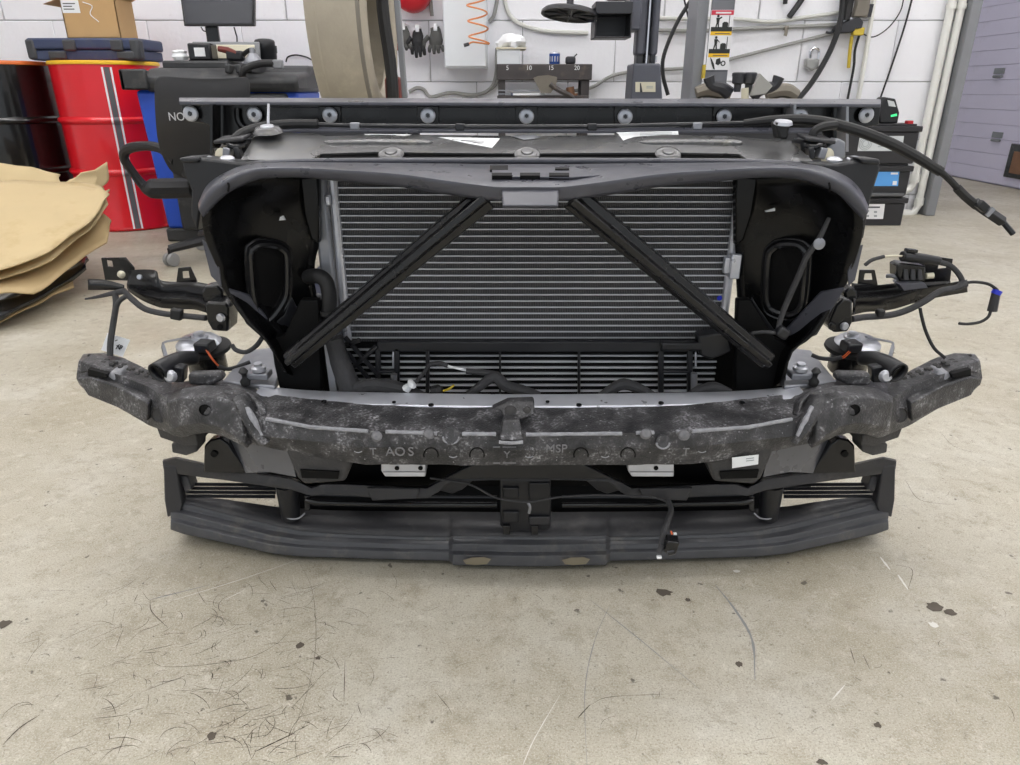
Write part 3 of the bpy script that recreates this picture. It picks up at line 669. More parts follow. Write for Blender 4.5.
# red reel
c = P(411, 0, 4.85); t = thing('red_reel', (c.x, 4.9, c.z-.07), 'round red plastic reel on wall above the gloves', 'reel')
MB().lathe([(.05, -.08), (.105, -.075), (.118, -.04), (.118, .05), (.1, .085), (.03, .09)], (c.x, 4.92, c.z+.055), (0, -1, 0), n=28).build('housing', 'red_plastic', t, ang=60)
MB().bb(c.x-.03, c.x+.03, 4.98, WY-.004, c.z-.0, c.z+.14).build('wall_bracket', 'grey_paint', t)
wall_tube('wall_cable', 'short grey hose end hanging beside red reel', [(430, -6, W), (431, 6, W), (432, 16, W)], .012, 'cable_grey')
def glove(px, py, m, label, fl_, sc=1.0, fm=None):
    c = P(px, py, 4.9); t = thing('work_glove', c, label, 'glove')
    MB().tube([c+Vector((-.004, 0, .075*sc)), c+Vector((0, 0, .05*sc)), c+Vector((0, -.004, 0)), c+Vector((0, -.002, -.04*sc))], [.03*sc, .036*sc, .046*sc, .042*sc], 12, 3, flat=.45).build('palm', m, t, disp=.006, dscale=.03)
    for k, ln in enumerate(fl_):
        x = -.036+.024*k
        MB().tube([c+Vector((x*sc, -.01, -.035*sc)), c+Vector(((x*1.2)*sc, -.014, -.035*sc-ln*.5)), c+Vector((x*1.25*sc, -.004, -.035*sc-ln))], [.013, .0125, .009], 8, 3).build('finger', fm if fm and k == 0 else m, t)
    MB().tube([c+Vector((-.045*sc, -.01, .02)), c+Vector((-.075*sc, -.012, -.01)), c+Vector((-.08*sc, -.008, -.045))], [.015, .013, .009], 8, 3).build('thumb', fm or m, t)
    MB().bb(c.x-.012, c.x+.012, c.y-.02, WY-.004, c.z+.05, c.z+.09).build('hanger_clip', 'paper', t, bevel=.004)
glove(404, 39, 'glove_grey', 'grey work glove with red thumb hanging on wall', (.03, .035, .03, .025), .9, 'glove_red')
glove(418, 41, 'glove_black', 'black work glove with spread fingers hanging between gloves', (.045, .065, .06, .05), .85)
glove(436, 40, 'glove_grey', 'dark grey work glove hanging next to white cabinet', (.035, .045, .04, .03), .95)
# rack with stamped numbers
YR = 4.7
def wx(px, py=75, Y=YR): return P(px, py, Y).x
def wz(py, Y=YR, px=540): return P(px, py, Y).z
t = thing('steel_rack', (wx(545), YR, 0), 'dark steel work rack with painted numbers along its edge', 'rack')
MB().bb(wx(496.5), wx(592), YR, YR+.26, wz(80), wz(64)).build('top_beam', 'rack_dark', t, bevel=.004)
for xa, xb in ((498, 505), (582, 590)):
    MB().bb(wx(xa), wx(xb), YR+.02, YR+.08, 0, wz(80)).build('leg', 'rack_dark', t)
    MB().bb(wx(xa), wx(xb), YR+.2, YR+.25, 0, wz(80)).build('leg', 'rack_dark', t)
for yy in (90.5, 94): MB().bb(wx(498), wx(545), YR+.01, YR+.03, wz(yy+.6), wz(yy-.6)).build('rail', 'alu_dull', t)
MB().bb(wx(497), wx(590), YR, YR+.25, wz(106), wz(95.5)).build('shelf', 'rack_dark', t, bevel=.004)
for px, s_ in ((507.5, '5'), (529, '10'), (551, '15'), (577, '20')): text(s_, .035, P(px, 68, YR-.002), FR, 'paper', t, 'painted_number')
zs = wz(64)
t = thing('parts_box', (wx(511), YR+.1, zs), 'white carton with crumpled wrapping on the steel rack', 'box')
MB().bb(wx(497), wx(520), YR+.03, YR+.2, zs, wz(49)).build('carton_body', 'cabinet_white', t, bevel=.003)
MB().bb(wx(496), wx(526), YR+.02, YR+.21, wz(49), wz(47)).build('lid', 'cream', t, bevel=.003)
MB().lathe([(.02, 0), (.085, .006), (.09, .03), (.075, .05), (.05, .07), (.01, .075)], (wx(511), YR+.11, wz(47)), n=20).build('wrapping', 'paper', t, disp=.03, dscale=.05)
t = thing('spray_can', (wx(555), YR+.08, zs), 'small blue and silver can standing on steel rack', 'can')
MB().lathe([(.03, 0), (.033, .004), (.033, .06)], (wx(555), YR+.08, zs)).build('can_body', 'can_blue', t, ang=50)
MB().lathe([(.0335, .015), (.0335, .045)], (wx(555), YR+.08, zs), n=12, cap=False).build('can_label', 'alu', t)
MB().lathe([(.033, .06), (.03, .068), (.012, .07), (.012, .074)], (wx(555), YR+.08, zs)).build('can_top', 'alu', t, ang=50)
t = thing('clamp_tool', (wx(572), YR+.08, zs), 'dark clamp tool with thin rod on steel rack', 'tool')
MB().bb(wx(566), wx(576), YR+.05, YR+.11, zs, zs+.045).build('jaw', 'machine_dark', t, bevel=.012)
MB().cyl(P(569, 62, YR+.08), P(577, 54, YR+.08), .004, 6).build('rod', 'machine_dark', t)
t = thing('scraper', P(546, 92, YR-.03), 'grey fan shaped scraper blade leaning against rack', 'scraper')
MB().prism([P(x, y, YR-.02) for x, y in ((533, 78), (538, 76), (548, 75), (557, 77), (557, 82), (551, 93), (541, 93))], (0, -.006, 0)).build('blade', 'machine_worn', t)
MB().tube([P(550, 84, YR-.03), P(560, 91, YR-.03), P(572, 97, YR-.03), P(575, 110, YR-.03)], .014, 8).build('handle', 'rack_dark', t)
t = thing('rusty_coupling', P(571, 94, YR+.05), 'small rusty pipe coupling on rack shelf', 'coupling')
MB().cyl(P(571, 95, YR+.06), P(570, 87, YR+.06), .025, 10).build('sleeve', 'rust', t); MB().box(P(571, 95, YR+.06), (.08, .04, .02)).build('collar', 'rust', t)
t = thing('storage_tray', P(528, 96, YR-.02), 'white parts tray with blue end on the rack shelf', 'tray')
MB().bb(wx(513), wx(540), YR+.0, YR+.1, wz(95.5)+.001, wz(93)).build('tray', 'paper', t); MB().bb(wx(511), wx(513), YR+.0, YR+.1, wz(95.5), wz(93)).build('tray_end', 'case_blue', t)

# ------------------------------------------------------------------ tyre changer with column, press disc and turntable
YM = 3.7
def mx_(px, py=60, Y=YM): return P(px, py, Y).x
def mz(py, Y=YM): return P(660, py, Y).z
t = thing('tyre_changer', (mx_(700), YM, 0), 'dark tyre changing machine with black column and turntable', 'machine')
xc0, xc1 = mx_(631, 80), mx_(662, 80)
MB().bb(xc0-.02, 1.55, YM-.3, YM+.35, .0, .66).build('cabinet', 'machine_dark', t, bevel=.02)
MB().hexa([Vector((xc0, YM-.02, .66)), Vector((xc1+.02, YM-.02, .66)), Vector((xc1+.02, YM+.18, .66)), Vector((xc0, YM+.18, .66))], [Vector((mx_(633), YM-.02, mz(63.5))), Vector((mx_(660), YM-.02, mz(63.5))), Vector((mx_(660), YM+.18, mz(63.5))), Vector((mx_(633), YM+.18, mz(63.5)))]).build('column_box', 'machine_grey', t, bevel=.008)
lb = px_plate([(635.5, 82), (655.5, 82), (655.5, 92), (635.5, 92)], YM-.024, (0, .003, 0)).build('name_plate', 'cream', t)
px_plate([(640, 83), (641, 83), (642.5, 92), (640, 92)], YM-.026, (0, .003, 0)).build('plate_mark', 'machine_dark', t)
for k in range(2): px_plate([(646.5, 86+1.6*k), (653, 86+1.6*k), (653, 86.6+1.6*k), (646.5, 86.6+1.6*k)], YM-.026, (0, .003, 0)).build('plate_mark', 'label_line', t)
for xa, xb in ((636.5, 644), (651.5, 657)):
    cA = Vector(((mx_(xa)+mx_(xb))/2, YM+.08, mz(64)))
    MB().bb(mx_(xa)+.004, mx_(xb)-.004, YM+.03, YM+.1, mz(64), mz(55)).build('column_foot', 'machine_dark', t)
MB().bb(mx_(636), mx_(645), YM+.02, YM+.12, mz(55), 1.9).build('column_tube', 'machine_grey', t, bevel=.012)
MB().bb(mx_(651), mx_(658), YM+.02, YM+.12, mz(55), 1.9).build('column_tube', 'machine_grey', t, bevel=.012)
MB().bb(mx_(645), mx_(651), YM+.07, YM+.11, mz(64), 1.9).build('column_web', 'machine_dark', t)
MB().cyl((mx_(648), YM+.05, mz(64)), (mx_(648), YM+.05, 1.9), .011, 10).build('piston_rod', 'chrome', t)
MB().bb(mx_(655.5), mx_(657), YM-.0, YM+.03, mz(62), mz(56)).build('adjuster_screw', 'alu', t)
hb = MB()
hb.bb(mx_(590), mx_(625), YM+.0, YM+.02, mz(40), mz(14)); hb.bb(mx_(590), mx_(625), YM-.15, YM+.0, mz(40), mz(38.5)); hb.bb(mx_(590), mx_(591.5), YM-.15, YM+.0, mz(40), mz(10)); hb.bb(mx_(623.5), mx_(625), YM-.15, YM+.0, mz(40), mz(10)); hb.bb(mx_(590), mx_(625), YM-.15, YM+.02, mz(17), mz(5))
hb.build('holder_box', 'machine_dark', t, bevel=.004)
MB().bb(mx_(625), mx_(637), YM-.05, YM+.12, mz(31), mz(-25)).build('slide_housing', 'machine_grey', t, bevel=.008)
MB().bb(mx_(565), mx_(640), YM-.06, YM+.06, mz(-22), mz(-38)).build('arm', 'machine_grey', t, bevel=.01)
# press disc
dc = P(570, 13, YM-.1); nrm = Vector((.10, .13, 1)).normalized()
MB().cyl(dc+Vector((0, 0, .02)), Vector((dc.x, dc.y+.04, mz(-24))), .016, 10).build('disc_rod', 'machine_dark', t)
MB().lathe([(.02, .03), (.03, .014), (.118, .010), (.13, .0), (.132, -.012), (.122, -.014), (.116, -.004), (.02, -.002)], dc, nrm, n=40).build('press_disc', 'plastic', t, ang=50)
q = Vector((0, 0, 1)).rotation_difference(nrm).to_matrix()
for k in range(8):
    a = k*math.pi/4; e = q@Vector((math.cos(a), math.sin(a), 0))
    MB().tube([dc+e*.02-nrm*.008, dc+e*.116-nrm*.008], .005, 6, 1).build('spoke', 'machine_dark', t)
MB().bb(mx_(598), mx_(622), YM-.16, YM-.1, mz(4), mz(-6)).build('knob_cover', 'plastic', t, bevel=.02)
# turntable
YT = 3.45; tc = P(747, 100, YT); ztop = tc.z
MB().cyl((tc.x, YT+.0, .66), (tc.x, YT, ztop-.04), .12).build('turntable_hub', 'machine_dark', t)
MB().lathe([(.26, 0), (.27, .01), (.27, .03), (.24, .036)], (tc.x, YT, ztop-.03), n=36).build('turntable', 'machine_worn', t, ang=50)
def clamp(pts, m='machine_worn', r=(.022, .02, .016, .02)):
    MB().tube([P(*q) for q in pts], list(r), 8, 4, flat=1.3).build('clamp_jaw', m, t)
Yc = 3.35
clamp([(730, 94, Yc), (722, 88, Yc), (712, 85, Yc), (709, 77, Yc)], 'machine_dark')
clamp([(752, 97, Yc), (760, 90, Yc), (774, 86, Yc), (779, 77, Yc)], 'machine_dark')
clamp([(696, 93, 3.5), (706, 90, 3.5), (716, 91, 3.5), (730, 95, 3.5)], 'machine_worn', (.02, .024, .024, .02))
clamp([(766, 95, 3.5), (778, 91, 3.5), (788, 91, 3.5), (797, 96, 3.5)], 'machine_worn', (.02, .024, .024, .02))
for x0, y0, r_ in ((737, 92, .026), (748, 92, .027)):
    c = P(x0, y0, 3.3); n_ = 'socket_cup'
    tt = thing('socket_cup', c, 'dark ribbed plastic cup standing on turntable beside the paper wedge' if x0 > 740 else 'short black cup standing on turntable toward lift post', 'cup')
    MB().lathe([(r_*.55, 0), (r_*.6, .03), (r_, .036), (r_*1.02, .062)], c, n=14).build('cup_body', 'machine_dark' if x0 < 740 else 'cart_black', tt, ang=40)
    MB().lathe([(r_*1.12, .062), (r_*1.12, .074), (r_*.9, .078)], c, n=14).build('cup_rim', 'machine_dark', tt, ang=40)
c = P(744, 99, 3.28); MB().cyl(P(745, 99, 3.29), P(745, 88, 3.29), .016, 10).build('centre_pin', 'cream', t)
o = px_plate([(751, 96), (760, 73), (773, 86), (766, 94)], 3.24, (0, .03, 0)).build('foam_wedge', 'cable_grey', bevel=.003); tag(o, 'grey ribbed wedge standing on turntable between clamps', 'wedge')

# ------------------------------------------------------------------ two-post lift column with safety stickers
YL = 4.3
t = thing('lift_post', (P(716, 60, YL).x, YL, 0), 'grey steel lift post carrying red and yellow safety stickers', 'lift')
xa = P(697, 60, YL).x; xb = P(733, 30, YL).x
MB().bb(xa+.055, xb-.005, YL, YL+.02, 0, 3.2).build('front_flange', 'post_grey', t)
MB().bb(xb-.02, xb-.005, YL, YL+.28, 0, 3.2).build('side_flange', 'post_grey', t)
MB().bb(xa-.01, xa+.045, YL+.03, YL+.05, 0, 3.2).build('inner_flange', 'grey_paint', t)
MB().bb(xa-.01, xa+.005, YL+.05, YL+.28, 0, 3.2).build('side_flange', 'post_grey', t)
MB().bb(xa-.1, xb+.1, YL-.1, YL+.35, 0, .03).build('base_plate', 'post_grey', t, bevel=.004)
MB().bb(xa+.04, xa+.052, YL-.005, YL+.03, .86, .93).build('stop_block', 'yellow_plastic', t)
sx = (xa+.055+xb)/2-.003; sw = .062
def sz(py): return P(720, py, YL).z
def stick(y0, y1, m, name='safety_sticker', w0=-1, w1=1, dy=.002):
    return MB().bb(sx+sw*w0, sx+sw*w1, YL-dy, YL-dy+.0015, sz(y1), sz(y0)).build(name, m, t, smooth=False)
stick(10, 70, 'sticker_white'); stick(10.3, 15, 'sticker_red', 'sticker_band', -.97, .97, .003)
for y0 in (27, 49): stick(y0, y0+4.5, 'sticker_black', 'sticker_band', -.9, .97, .003); stick(y0+4.5, y0+8.3, 'sticker_yellow', 'sticker_band', -.9, .97, .003)
stick(70, 71.5, 'print', 'sticker_band', -.97, .97, .003)
stick(12, 13.6, 'sticker_white', 'sticker_print', -.6, .75, .004)
for y0 in (33.2, 55.2): stick(y0, y0+.8, 'print', 'sticker_print', -.5, .8, .004)
def picto(yc, arm):
    zc = sz(yc); x = sx-.022; g = MB()
    g.lathe([(.001, -.0005), (.007, -.0005), (.007, .0005)], (x, YL-.0035, zc+.026), (0, -1, 0), n=10)
    g.prism([Vector((x+a, YL-.003, zc+b)) for a, b in ((-.01, .018), (.01, .018), (.007, -.008), (.01, -.034), (.003, -.034), (0, -.012), (-.006, -.034), (-.013, -.034), (-.006, -.006))], (0, -.001, 0))
    g.prism([Vector((x+a, YL-.003, zc+b)) for a, b in ((.006, .018), (.02, .018+arm), (.022, .012+arm), (.008, .01))], (0, -.001, 0))
    g.prism([Vector((x+a, YL-.003, zc+b)) for a, b in ((.026, -.034), (.058, -.034), (.058, -.008), (.05, -.002), (.034, -.002), (.026, -.008))], (0, -.001, 0))
    g.prism([Vector((x+a, YL-.003, zc+b)) for a, b in ((.06, -.034), (.064, -.034), (.064, .03), (.06, .03))], (0, -.001, 0))
    g.build('pictogram', 'sticker_black', t, smooth=False)
picto(21.5, .006); picto(42.8, -.012)
zc = sz(63); g = MB(); x = sx
g.prism([Vector((x+a, YL-.003, zc+b)) for a, b in ((-.045, .03), (-.035, .02), (-.02, -.005), (-.012, -.034), (-.022, -.03), (-.034, -.005))], (0, -.001, 0))
g.prism([Vector((x+a, YL-.003, zc+b)) for a, b in ((-.01, .018), (.01, .026), (.018, .0), (.004, -.012), (-.012, -.005))], (0, -.001, 0))
g.lathe([(.008, 0), (.014, 0), (.014, .001), (.008, .001)], (x+.03, YL-.003, zc-.002), (0, -1, 0), n=14, cap=False)
g.build('pictogram', 'sticker_black', t, smooth=False)

# ------------------------------------------------------------------ wall right: air fitting, padlock, hoses, pipes
Wr = WY-.04
c = P(850, 22, Wr); t = thing('air_fitting', (c.x, Wr, c.z-.1), 'black and grey air line fitting with yellow handled tool', 'fitting')
MB().prism([P(x, y, Wr-.06) for x, y in ((834, 31), (838, 25), (848, 20), (860, 17), (864, 22), (862, 30), (850, 33), (838, 33))], (0, .06, 0)).build('valve_body', 'machine_dark', t, bevel=.008)
MB().prism([P(x, y, Wr-.05) for x, y in ((853, 17), (857, 5), (858, -8), (872, -8), (870, 8), (868, 17))], (0, .05, 0)).build('regulator', 'machine_worn', t, bevel=.008)
MB().prism([P(x, y, Wr-.04) for x, y in ((866, 17), (868, 4), (874, 4), (871, 17))], (0, .05, 0)).build('regulator_cap', 'machine_dark', t)
MB().bb(P(840, 20, Wr).x, P(849, 20, Wr).x, Wr-.05, Wr+.01, P(845, 24, Wr).z, P(845, 18, Wr).z).build('silver_clip', 'alu', t, bevel=.004)
MB().bb(P(849, 34, Wr).x, P(860, 34, Wr).x, Wr-.06, Wr-.02, P(855, 36, Wr).z, P(855, 28, Wr).z).build('yellow_collar', 'yellow_plastic', t, bevel=.006)
MB().tube([P(852, 36, Wr-.03), P(850, 50, Wr-.03), P(848.5, 68, Wr-.03)], .011, 7, 2).build('yellow_handle', 'yellow_plastic', t)
MB().tube([P(834, 32, Wr-.03), P(829, 33, Wr-.04), P(826, 32, Wr-.04)], .008, 6, 2).build('hook', 'machine_dark', t)
wall_tube('air_hose', 'thick black air hose looping down wall from the fitting', [(843, -10, Wr-.05), (842, 10, Wr-.05), (838, 30, Wr-.06), (828, 55, Wr-.06), (812, 82, Wr-.08), (795, 103, Wr-.1)], .018, 'cable_black', 'hose')
wall_tube('air_hose', 'short fat black hose entering the air fitting', [(852, -12, Wr-.05), (848, 5, Wr-.05), (845, 20, Wr-.05)], .03, 'rubber', 'hose')
wall_tube('wall_cable', 'thin dark blue cable dropping from air fitting', [(860, 33, Wr), (855, 50, Wr), (854, 65, Wr), (851, 82, Wr), (847, 102, Wr)], .008, 'cable_black')
wall_tube('wall_cable', 'thin black cord hanging beside the white pipes', [(913, -5, Wr), (905, 25, Wr), (893, 62, Wr), (879, 102, Wr)], .006, 'cable_black', sm=4)
wall_tube('wall_cable', 'fine wire loop swinging on wall above the batteries', [(904, -3, Wr), (900, 12, Wr), (888, 28, Wr), (873, 37, Wr), (861, 33, Wr)], .004, 'cable_black')
wall_tube('wall_pipe', 'slim pale vertical pipe beside the air fitting', [(875, -8, Wr), (868, 40, Wr), (864, 65, Wr), (858, 100, Wr)], .015, 'pipe_white', 'pipe', sm=2)
wall_tube('strap', 'black strap hanging from above on white wall', [(806, -8, Wr), (800, 2, Wr), (789, 17, Wr)], .018, 'cable_black', 'strap', sm=2)
wall_tube('strap', 'short black strap end beside longer hanging strap', [(786, -6, Wr), (785, 4, Wr)], .014, 'cable_black', 'strap', sm=2)
c = P(813, 63, Wr); t = thing('padlock', c, 'grey padlock hanging on white block wall', 'padlock')
MB().prism([P(x, y, Wr-.03) for x, y in ((807, 58), (820, 59), (819, 68), (812, 71), (806, 67))], (0, .05, 0)).build('lock_body', 'padlock', t, bevel=.008)
MB().tube([P(810, 59, Wr), P(810.5, 51, Wr), P(815, 48, Wr), P(819, 51, Wr), P(818, 59, Wr)], .009, 8).build('shackle', 'chrome', t)
c = P(786, 30, Wr); t = thing('wall_hook', c, 'small grey hook screwed in wall below conduit', 'hook')
MB().tube([P(786, 27, Wr), P(786, 33, Wr-.02), P(785, 36, Wr-.02)], .011, 7, 2).build('hook_body', 'machine_worn', t); MB().box(P(786, 28, Wr+.01), (.02, .04, .02)).build('hook_plate', 'machine_worn', t)
YP = WY-.06
for k, (px, lab) in enumerate(((943, 'white vertical water pipe with elbow toward the batteries'), (953, 'taller white pipe beside grey door jamb with bottom elbow'))):
    x = P(px, 45, YP).x; t = thing('water_pipe', (x, YP, 0), lab, 'pipe'); zb = P(900, (191, 214)[k], YP).z
    MB().tube([Vector((x, YP, 3.55)), Vector((x, YP, zb+.06)), Vector((x-.02, YP, zb+.012)), Vector((x-.06, YP, zb)), Vector((x-.25-.05*k, YP, zb))], .024, 12, 1).build('pipe_run', 'pipe_white', t, ang=60)
    MB().lathe([(.031, 0), (.031, .05)], (x, YP, zb+.06), n=14).build('elbow_collar', 'pipe_white', t)
    MB().lathe([(.031, 0), (.031, .05)], (x-.05, YP, zb), (-1, 0, 0), n=14).build('elbow_collar', 'pipe_white', t)
    MB().lathe([(.03, 0), (.03, .03)], (x, YP, 1.27), n=14).build('pipe_clip', 'pipe_white', t)
    MB().bb(x-.012, x+.012, YP, WY-.022, 1.275, 1.295).build('clip_arm', 'pipe_white', t)

# ------------------------------------------------------------------ stacked batteries
YB0 = 4.55
def bz(py): return P(890, py, YB0).z
def battery(xl_, xr_, z0, z1, label, depth=.18):
    t = thing('car_battery', ((xl_+xr_)/2, YB0+depth/2, z0), label, 'battery')
    MB().bb(xl_+.012, xr_-.012, YB0, YB0+depth, z0, z1-.045).build('battery_case', 'battery', t, bevel=.006)
    MB().bb(xl_, xr_, YB0-.01, YB0+depth+.01, z1-.045, z1-.012).build('battery_lid', 'battery', t, bevel=.006)
    MB().bb(xl_+.03, xr_-.03, YB0+.01, YB0+depth-.01, z1-.012, z1).build('lid_step', 'battery', t, bevel=.004)
    return t
def bx_(px, py): return P(px, py, YB0).x
z1 = bz(196); z2 = bz(164); z3 = bz(124)
b1 = battery(bx_(838, 215), bx_(905, 215), 0, z1, 'black car battery with white square label at bottom of stack')
px_plate([(863, 204), (885, 204), (883, 219), (861, 219)], YB0-.002, (0, .003, 0)).build('battery_label', 'sticker_white', b1, smooth=False)
px_plate([(866, 206.5), (880, 206.5), (880, 208), (866, 208)], YB0-.003, (0, .001, 0)).build('label_print', 'print', b1, smooth=False)
for q in ((868, 211), (876, 212), (876, 216), (868, 216)): px_plate([(q[0]-2, q[1]-1), (q[0]+1, q[1]-1), (q[0]+1, q[1]+1), (q[0]-2, q[1]+1)], YB0-.003, (0, .001, 0)).build('label_print', 'label_line', b1, smooth=False)
b2 = battery(bx_(845, 180), bx_(911, 180), z1+.001, z2, 'black car battery with bright blue label in middle of stack')
px_plate([(875, 171), (899.5, 171), (898, 186), (873, 186)], YB0-.002, (0, .003, 0)).build('battery_label', 'label_blue', b2, smooth=False)
px_plate([(893, 181), (897, 181), (896.5, 185), (892.5, 185)], YB0-.003, (0, .001, 0)).build('label_print', 'sticker_white', b2, smooth=False)
px_plate([(891, 172.5), (898, 172.5), (897.8, 174.5), (890.8, 174.5)], YB0-.003, (0, .001, 0)).build('label_print', 'sticker_white', b2, smooth=False)
MB().bb(bx_(903, 164), bx_(906.5, 164), YB0+.02, YB0+.06, z2, z2+.0005).build('terminal_mark', 'red_plastic', b2)
MB().bb(bx_(850, 180), bx_(906, 180), YB0-.02, YB0-.002, z1+.0, z1+.02).build('carry_bar', 'battery_grey', b2, bevel=.004)
b3 = battery(bx_(838, 140), bx_(920, 140), z2+.001, z3, 'large black battery with silver label and red cap on top of stack', .2)
px_plate([(860, 136), (904, 136), (902, 151), (857.5, 151)], YB0-.002, (0, .003, 0)).build('battery_label', 'label_silver', b3, smooth=False)
for r_ in (.016, .026, .036):
    MB().lathe([(r_, 0), (r_+.004, 0), (r_+.004, .001), (r_, .001)], P(865.5, 143.5, YB0-.002), (0, -1, 0), n=20, cap=False).build('label_print', 'label_line', b3, smooth=False)
for k in range(3): px_plate([(874+2*k, 139+3.5*k), (889+2*k, 139+3.5*k), (889+2*k, 140+3.5*k), (874+2*k, 140+3.5*k)], YB0-.003, (0, .001, 0)).build('label_print', 'label_line', b3, smooth=False)
MB().bb(bx_(910, 124), bx_(916, 124), YB0+.03, YB0+.07, z3-.012, z3+.018).build('terminal_cap', 'red_plastic', b3, bevel=.004)
c = P(888, 122, YB0+.06); t = thing('battery_tester', (c.x, YB0+.09, z3+.002), 'small black charger with green light standing on top battery', 'device')
MB().prism([P(x, y, YB0+.05)+Vector((0, 0, z3+.002-P(888, 122.5, YB0+.05).z)) for x, y in ((880, 122.5), (898, 122.5), (900, 112), (896, 98), (884, 96), (878, 104))], (0, .08, 0)).build('charger_body', 'plastic', t, bevel=.008)
px_plate([(887.5, 100), (894, 101.5), (896, 107), (889, 106)], YB0+.046, (0, .003, 0)).build('rating_label', 'label_silver', t, smooth=False)
px_plate([(891, 115), (897, 113.5), (897, 116), (891, 117)], YB0+.046, (0, .003, 0)).build('led', 'led_green', t, smooth=False)
# ------------------------------------------------------------------ THE CAR FRONT END MODULE
RT = thing('car_front_end', (0.03, 1.15, 0), 'bare black car front end with radiator, foam bumper core and lower splitter on floor', 'car part')
def half2(l): return list(l)+[t for t in reversed(mir(l))]          # left half list (ending left of centre) + mirrored half
def sym(l): return l+[t for t in reversed(mir(l[:-1]))]             # list ends on the centre line

# --- rear upper beam with bolts
YR_ = 1.42
bw = MB().prism([P(x, y, YR_) for x, y in ((180, 101), (880, 103), (881, 107), (879, 125), (868, 127), (850, 129), (842, 150), (832, 150), (822, 133), (255, 131), (250, 134), (244, 150), (222, 150), (218, 131), (206, 124), (186, 121), (181, 110))], (0, .006, 0))
rb = bw.build('rear_beam', 'steel_black', RT, bevel=.002)
fz = MB().prism([P(179, 97.5, YR_+.02), P(881, 99, YR_+.02), P(881, 104, YR_-.035), P(179, 101.5, YR_-.035)], (0, 0, -.006)); fz.build('top_flange', 'plastic_satin', rb, bevel=.0015)
MB().prism([P(250, 126.5, YR_-.02), P(822, 127.5, YR_-.02), P(822, 131, YR_-.03), P(250, 130, YR_-.03)], (0, 0, -.005)).build('bottom_flange', 'plastic_satin', rb, bevel=.001)
bolts = ((191, 113.5), (254.5, 114.5), (330, 115), (428, 115.5), (526.5, 116), (625, 116.5), (724, 116.5), (800, 115.5), (866, 115))
for (x, y) in bolts:
    if 255 < x < 820: MB().prism([P(x-11, 106, YR_-.002), P(x+11, 106, YR_-.002), P(x+11, 127, YR_-.002), P(x-11, 127, YR_-.002)], (0, -.0025, 0)).build('bolt_pad', 'steel_black', rb, bevel=.003)
    c = P(x, y, YR_-.010)
    o = MB().lathe([(.0142, 0), (.0142, .0015), (.012, .0032), (.006, .0045), (.0045, .0046), (.0035, .002), (.0005, .0018)], c, (0, -1, 0), n=20, cap=False); o.lathe([(.006, -.012), (.006, .001)], c, (0, -1, 0), n=10)
    o.build('bolt', 'zinc', rb, ang=25)
    MB().prism([c+Vector((math.cos(a_)*(.0042 if q_ % 2 else .0026), -.0052, math.sin(a_)*(.0042 if q_ % 2 else .0026))) for q_, a_ in enumerate([2*math.pi*k_/12 for k_ in range(12)])], (0, .002, 0)).build('torx_recess', 'print', rb, smooth=False)
for x0, x1 in ((342, 416), (440, 514), (539, 612), (638, 711), (266, 318), (737, 788)):
    MB().prism([P(x0, 107, YR_-.002), P(x1, 107, YR_-.002), P(x1, 108, YR_-.002), P(x0, 108, YR_-.002)], (0, -.003, 0)).build('pressed_edge', 'plastic_satin', rb, bevel=.0008)
for x, y0, y1, m in ((219.5, 104, 157, 'steel_black'), (787, 104, 122, 'alu_dull'), (838, 106, 150, 'alu_dull')):
    MB().prism([P(x-1.3, y0, YR_-.012), P(x+1.3, y0, YR_-.012), P(x+1.3, y1, YR_-.012), P(x-1.3, y1, YR_-.012)], (0, -.04, 0)).build('rib', m, rb)
# curved pressing beside the left bolt
MB().tube([P(237, 108, YR_-.006), P(238, 120, YR_-.006), P(244, 128, YR_-.006), P(256, 132, YR_-.006)], .006, 8, 4).build('pressed_curve', 'plastic_gloss', rb)

# --- slanted metal lock panel
topr = [(256, 133, 1.33), (312, 134, 1.34), (325, 137, 1.33), (375, 135.5, 1.34), (450, 136, 1.34), (526, 137, 1.34), (600, 136, 1.34), (668, 135.5, 1.34), (735, 137, 1.33), (752, 139, 1.33), (790, 141, 1.32)]
midr = [(250, 145, 1.27), (311, 146, 1.275), (322, 145, 1.275), (375, 144, 1.28), (450, 145, 1.28), (526, 145.5, 1.28), (600, 145, 1.28), (668, 144, 1.28), (738, 146, 1.275), (752, 149, 1.27), (802, 152, 1.26)]
botr = [(241, 159.5, 1.21), (308, 161, 1.205), (321, 154, 1.225), (375, 152, 1.225), (450, 153, 1.225), (526, 153.5, 1.225), (600, 153, 1.225), (668, 152.5, 1.225), (738, 154, 1.225), (753, 162, 1.205), (813, 161.5, 1.21)]
drop = [(x, y+2.0, d+.004) for x, y, d in botr]
lp = MB().loft([QL(topr), QL(midr), QL(botr), QL(drop)], 3, 3, False, False).build('lock_panel', 'steel_dusty', RT, solid=.003, bevel=.0015)
bk = [(x, y+2, d+.06) for x, y, d in topr]
MB().loft([QL(topr), QL(bk)], 2, 1, False).build('lock_panel_rear', 'steel_dusty', lp, solid=.003)
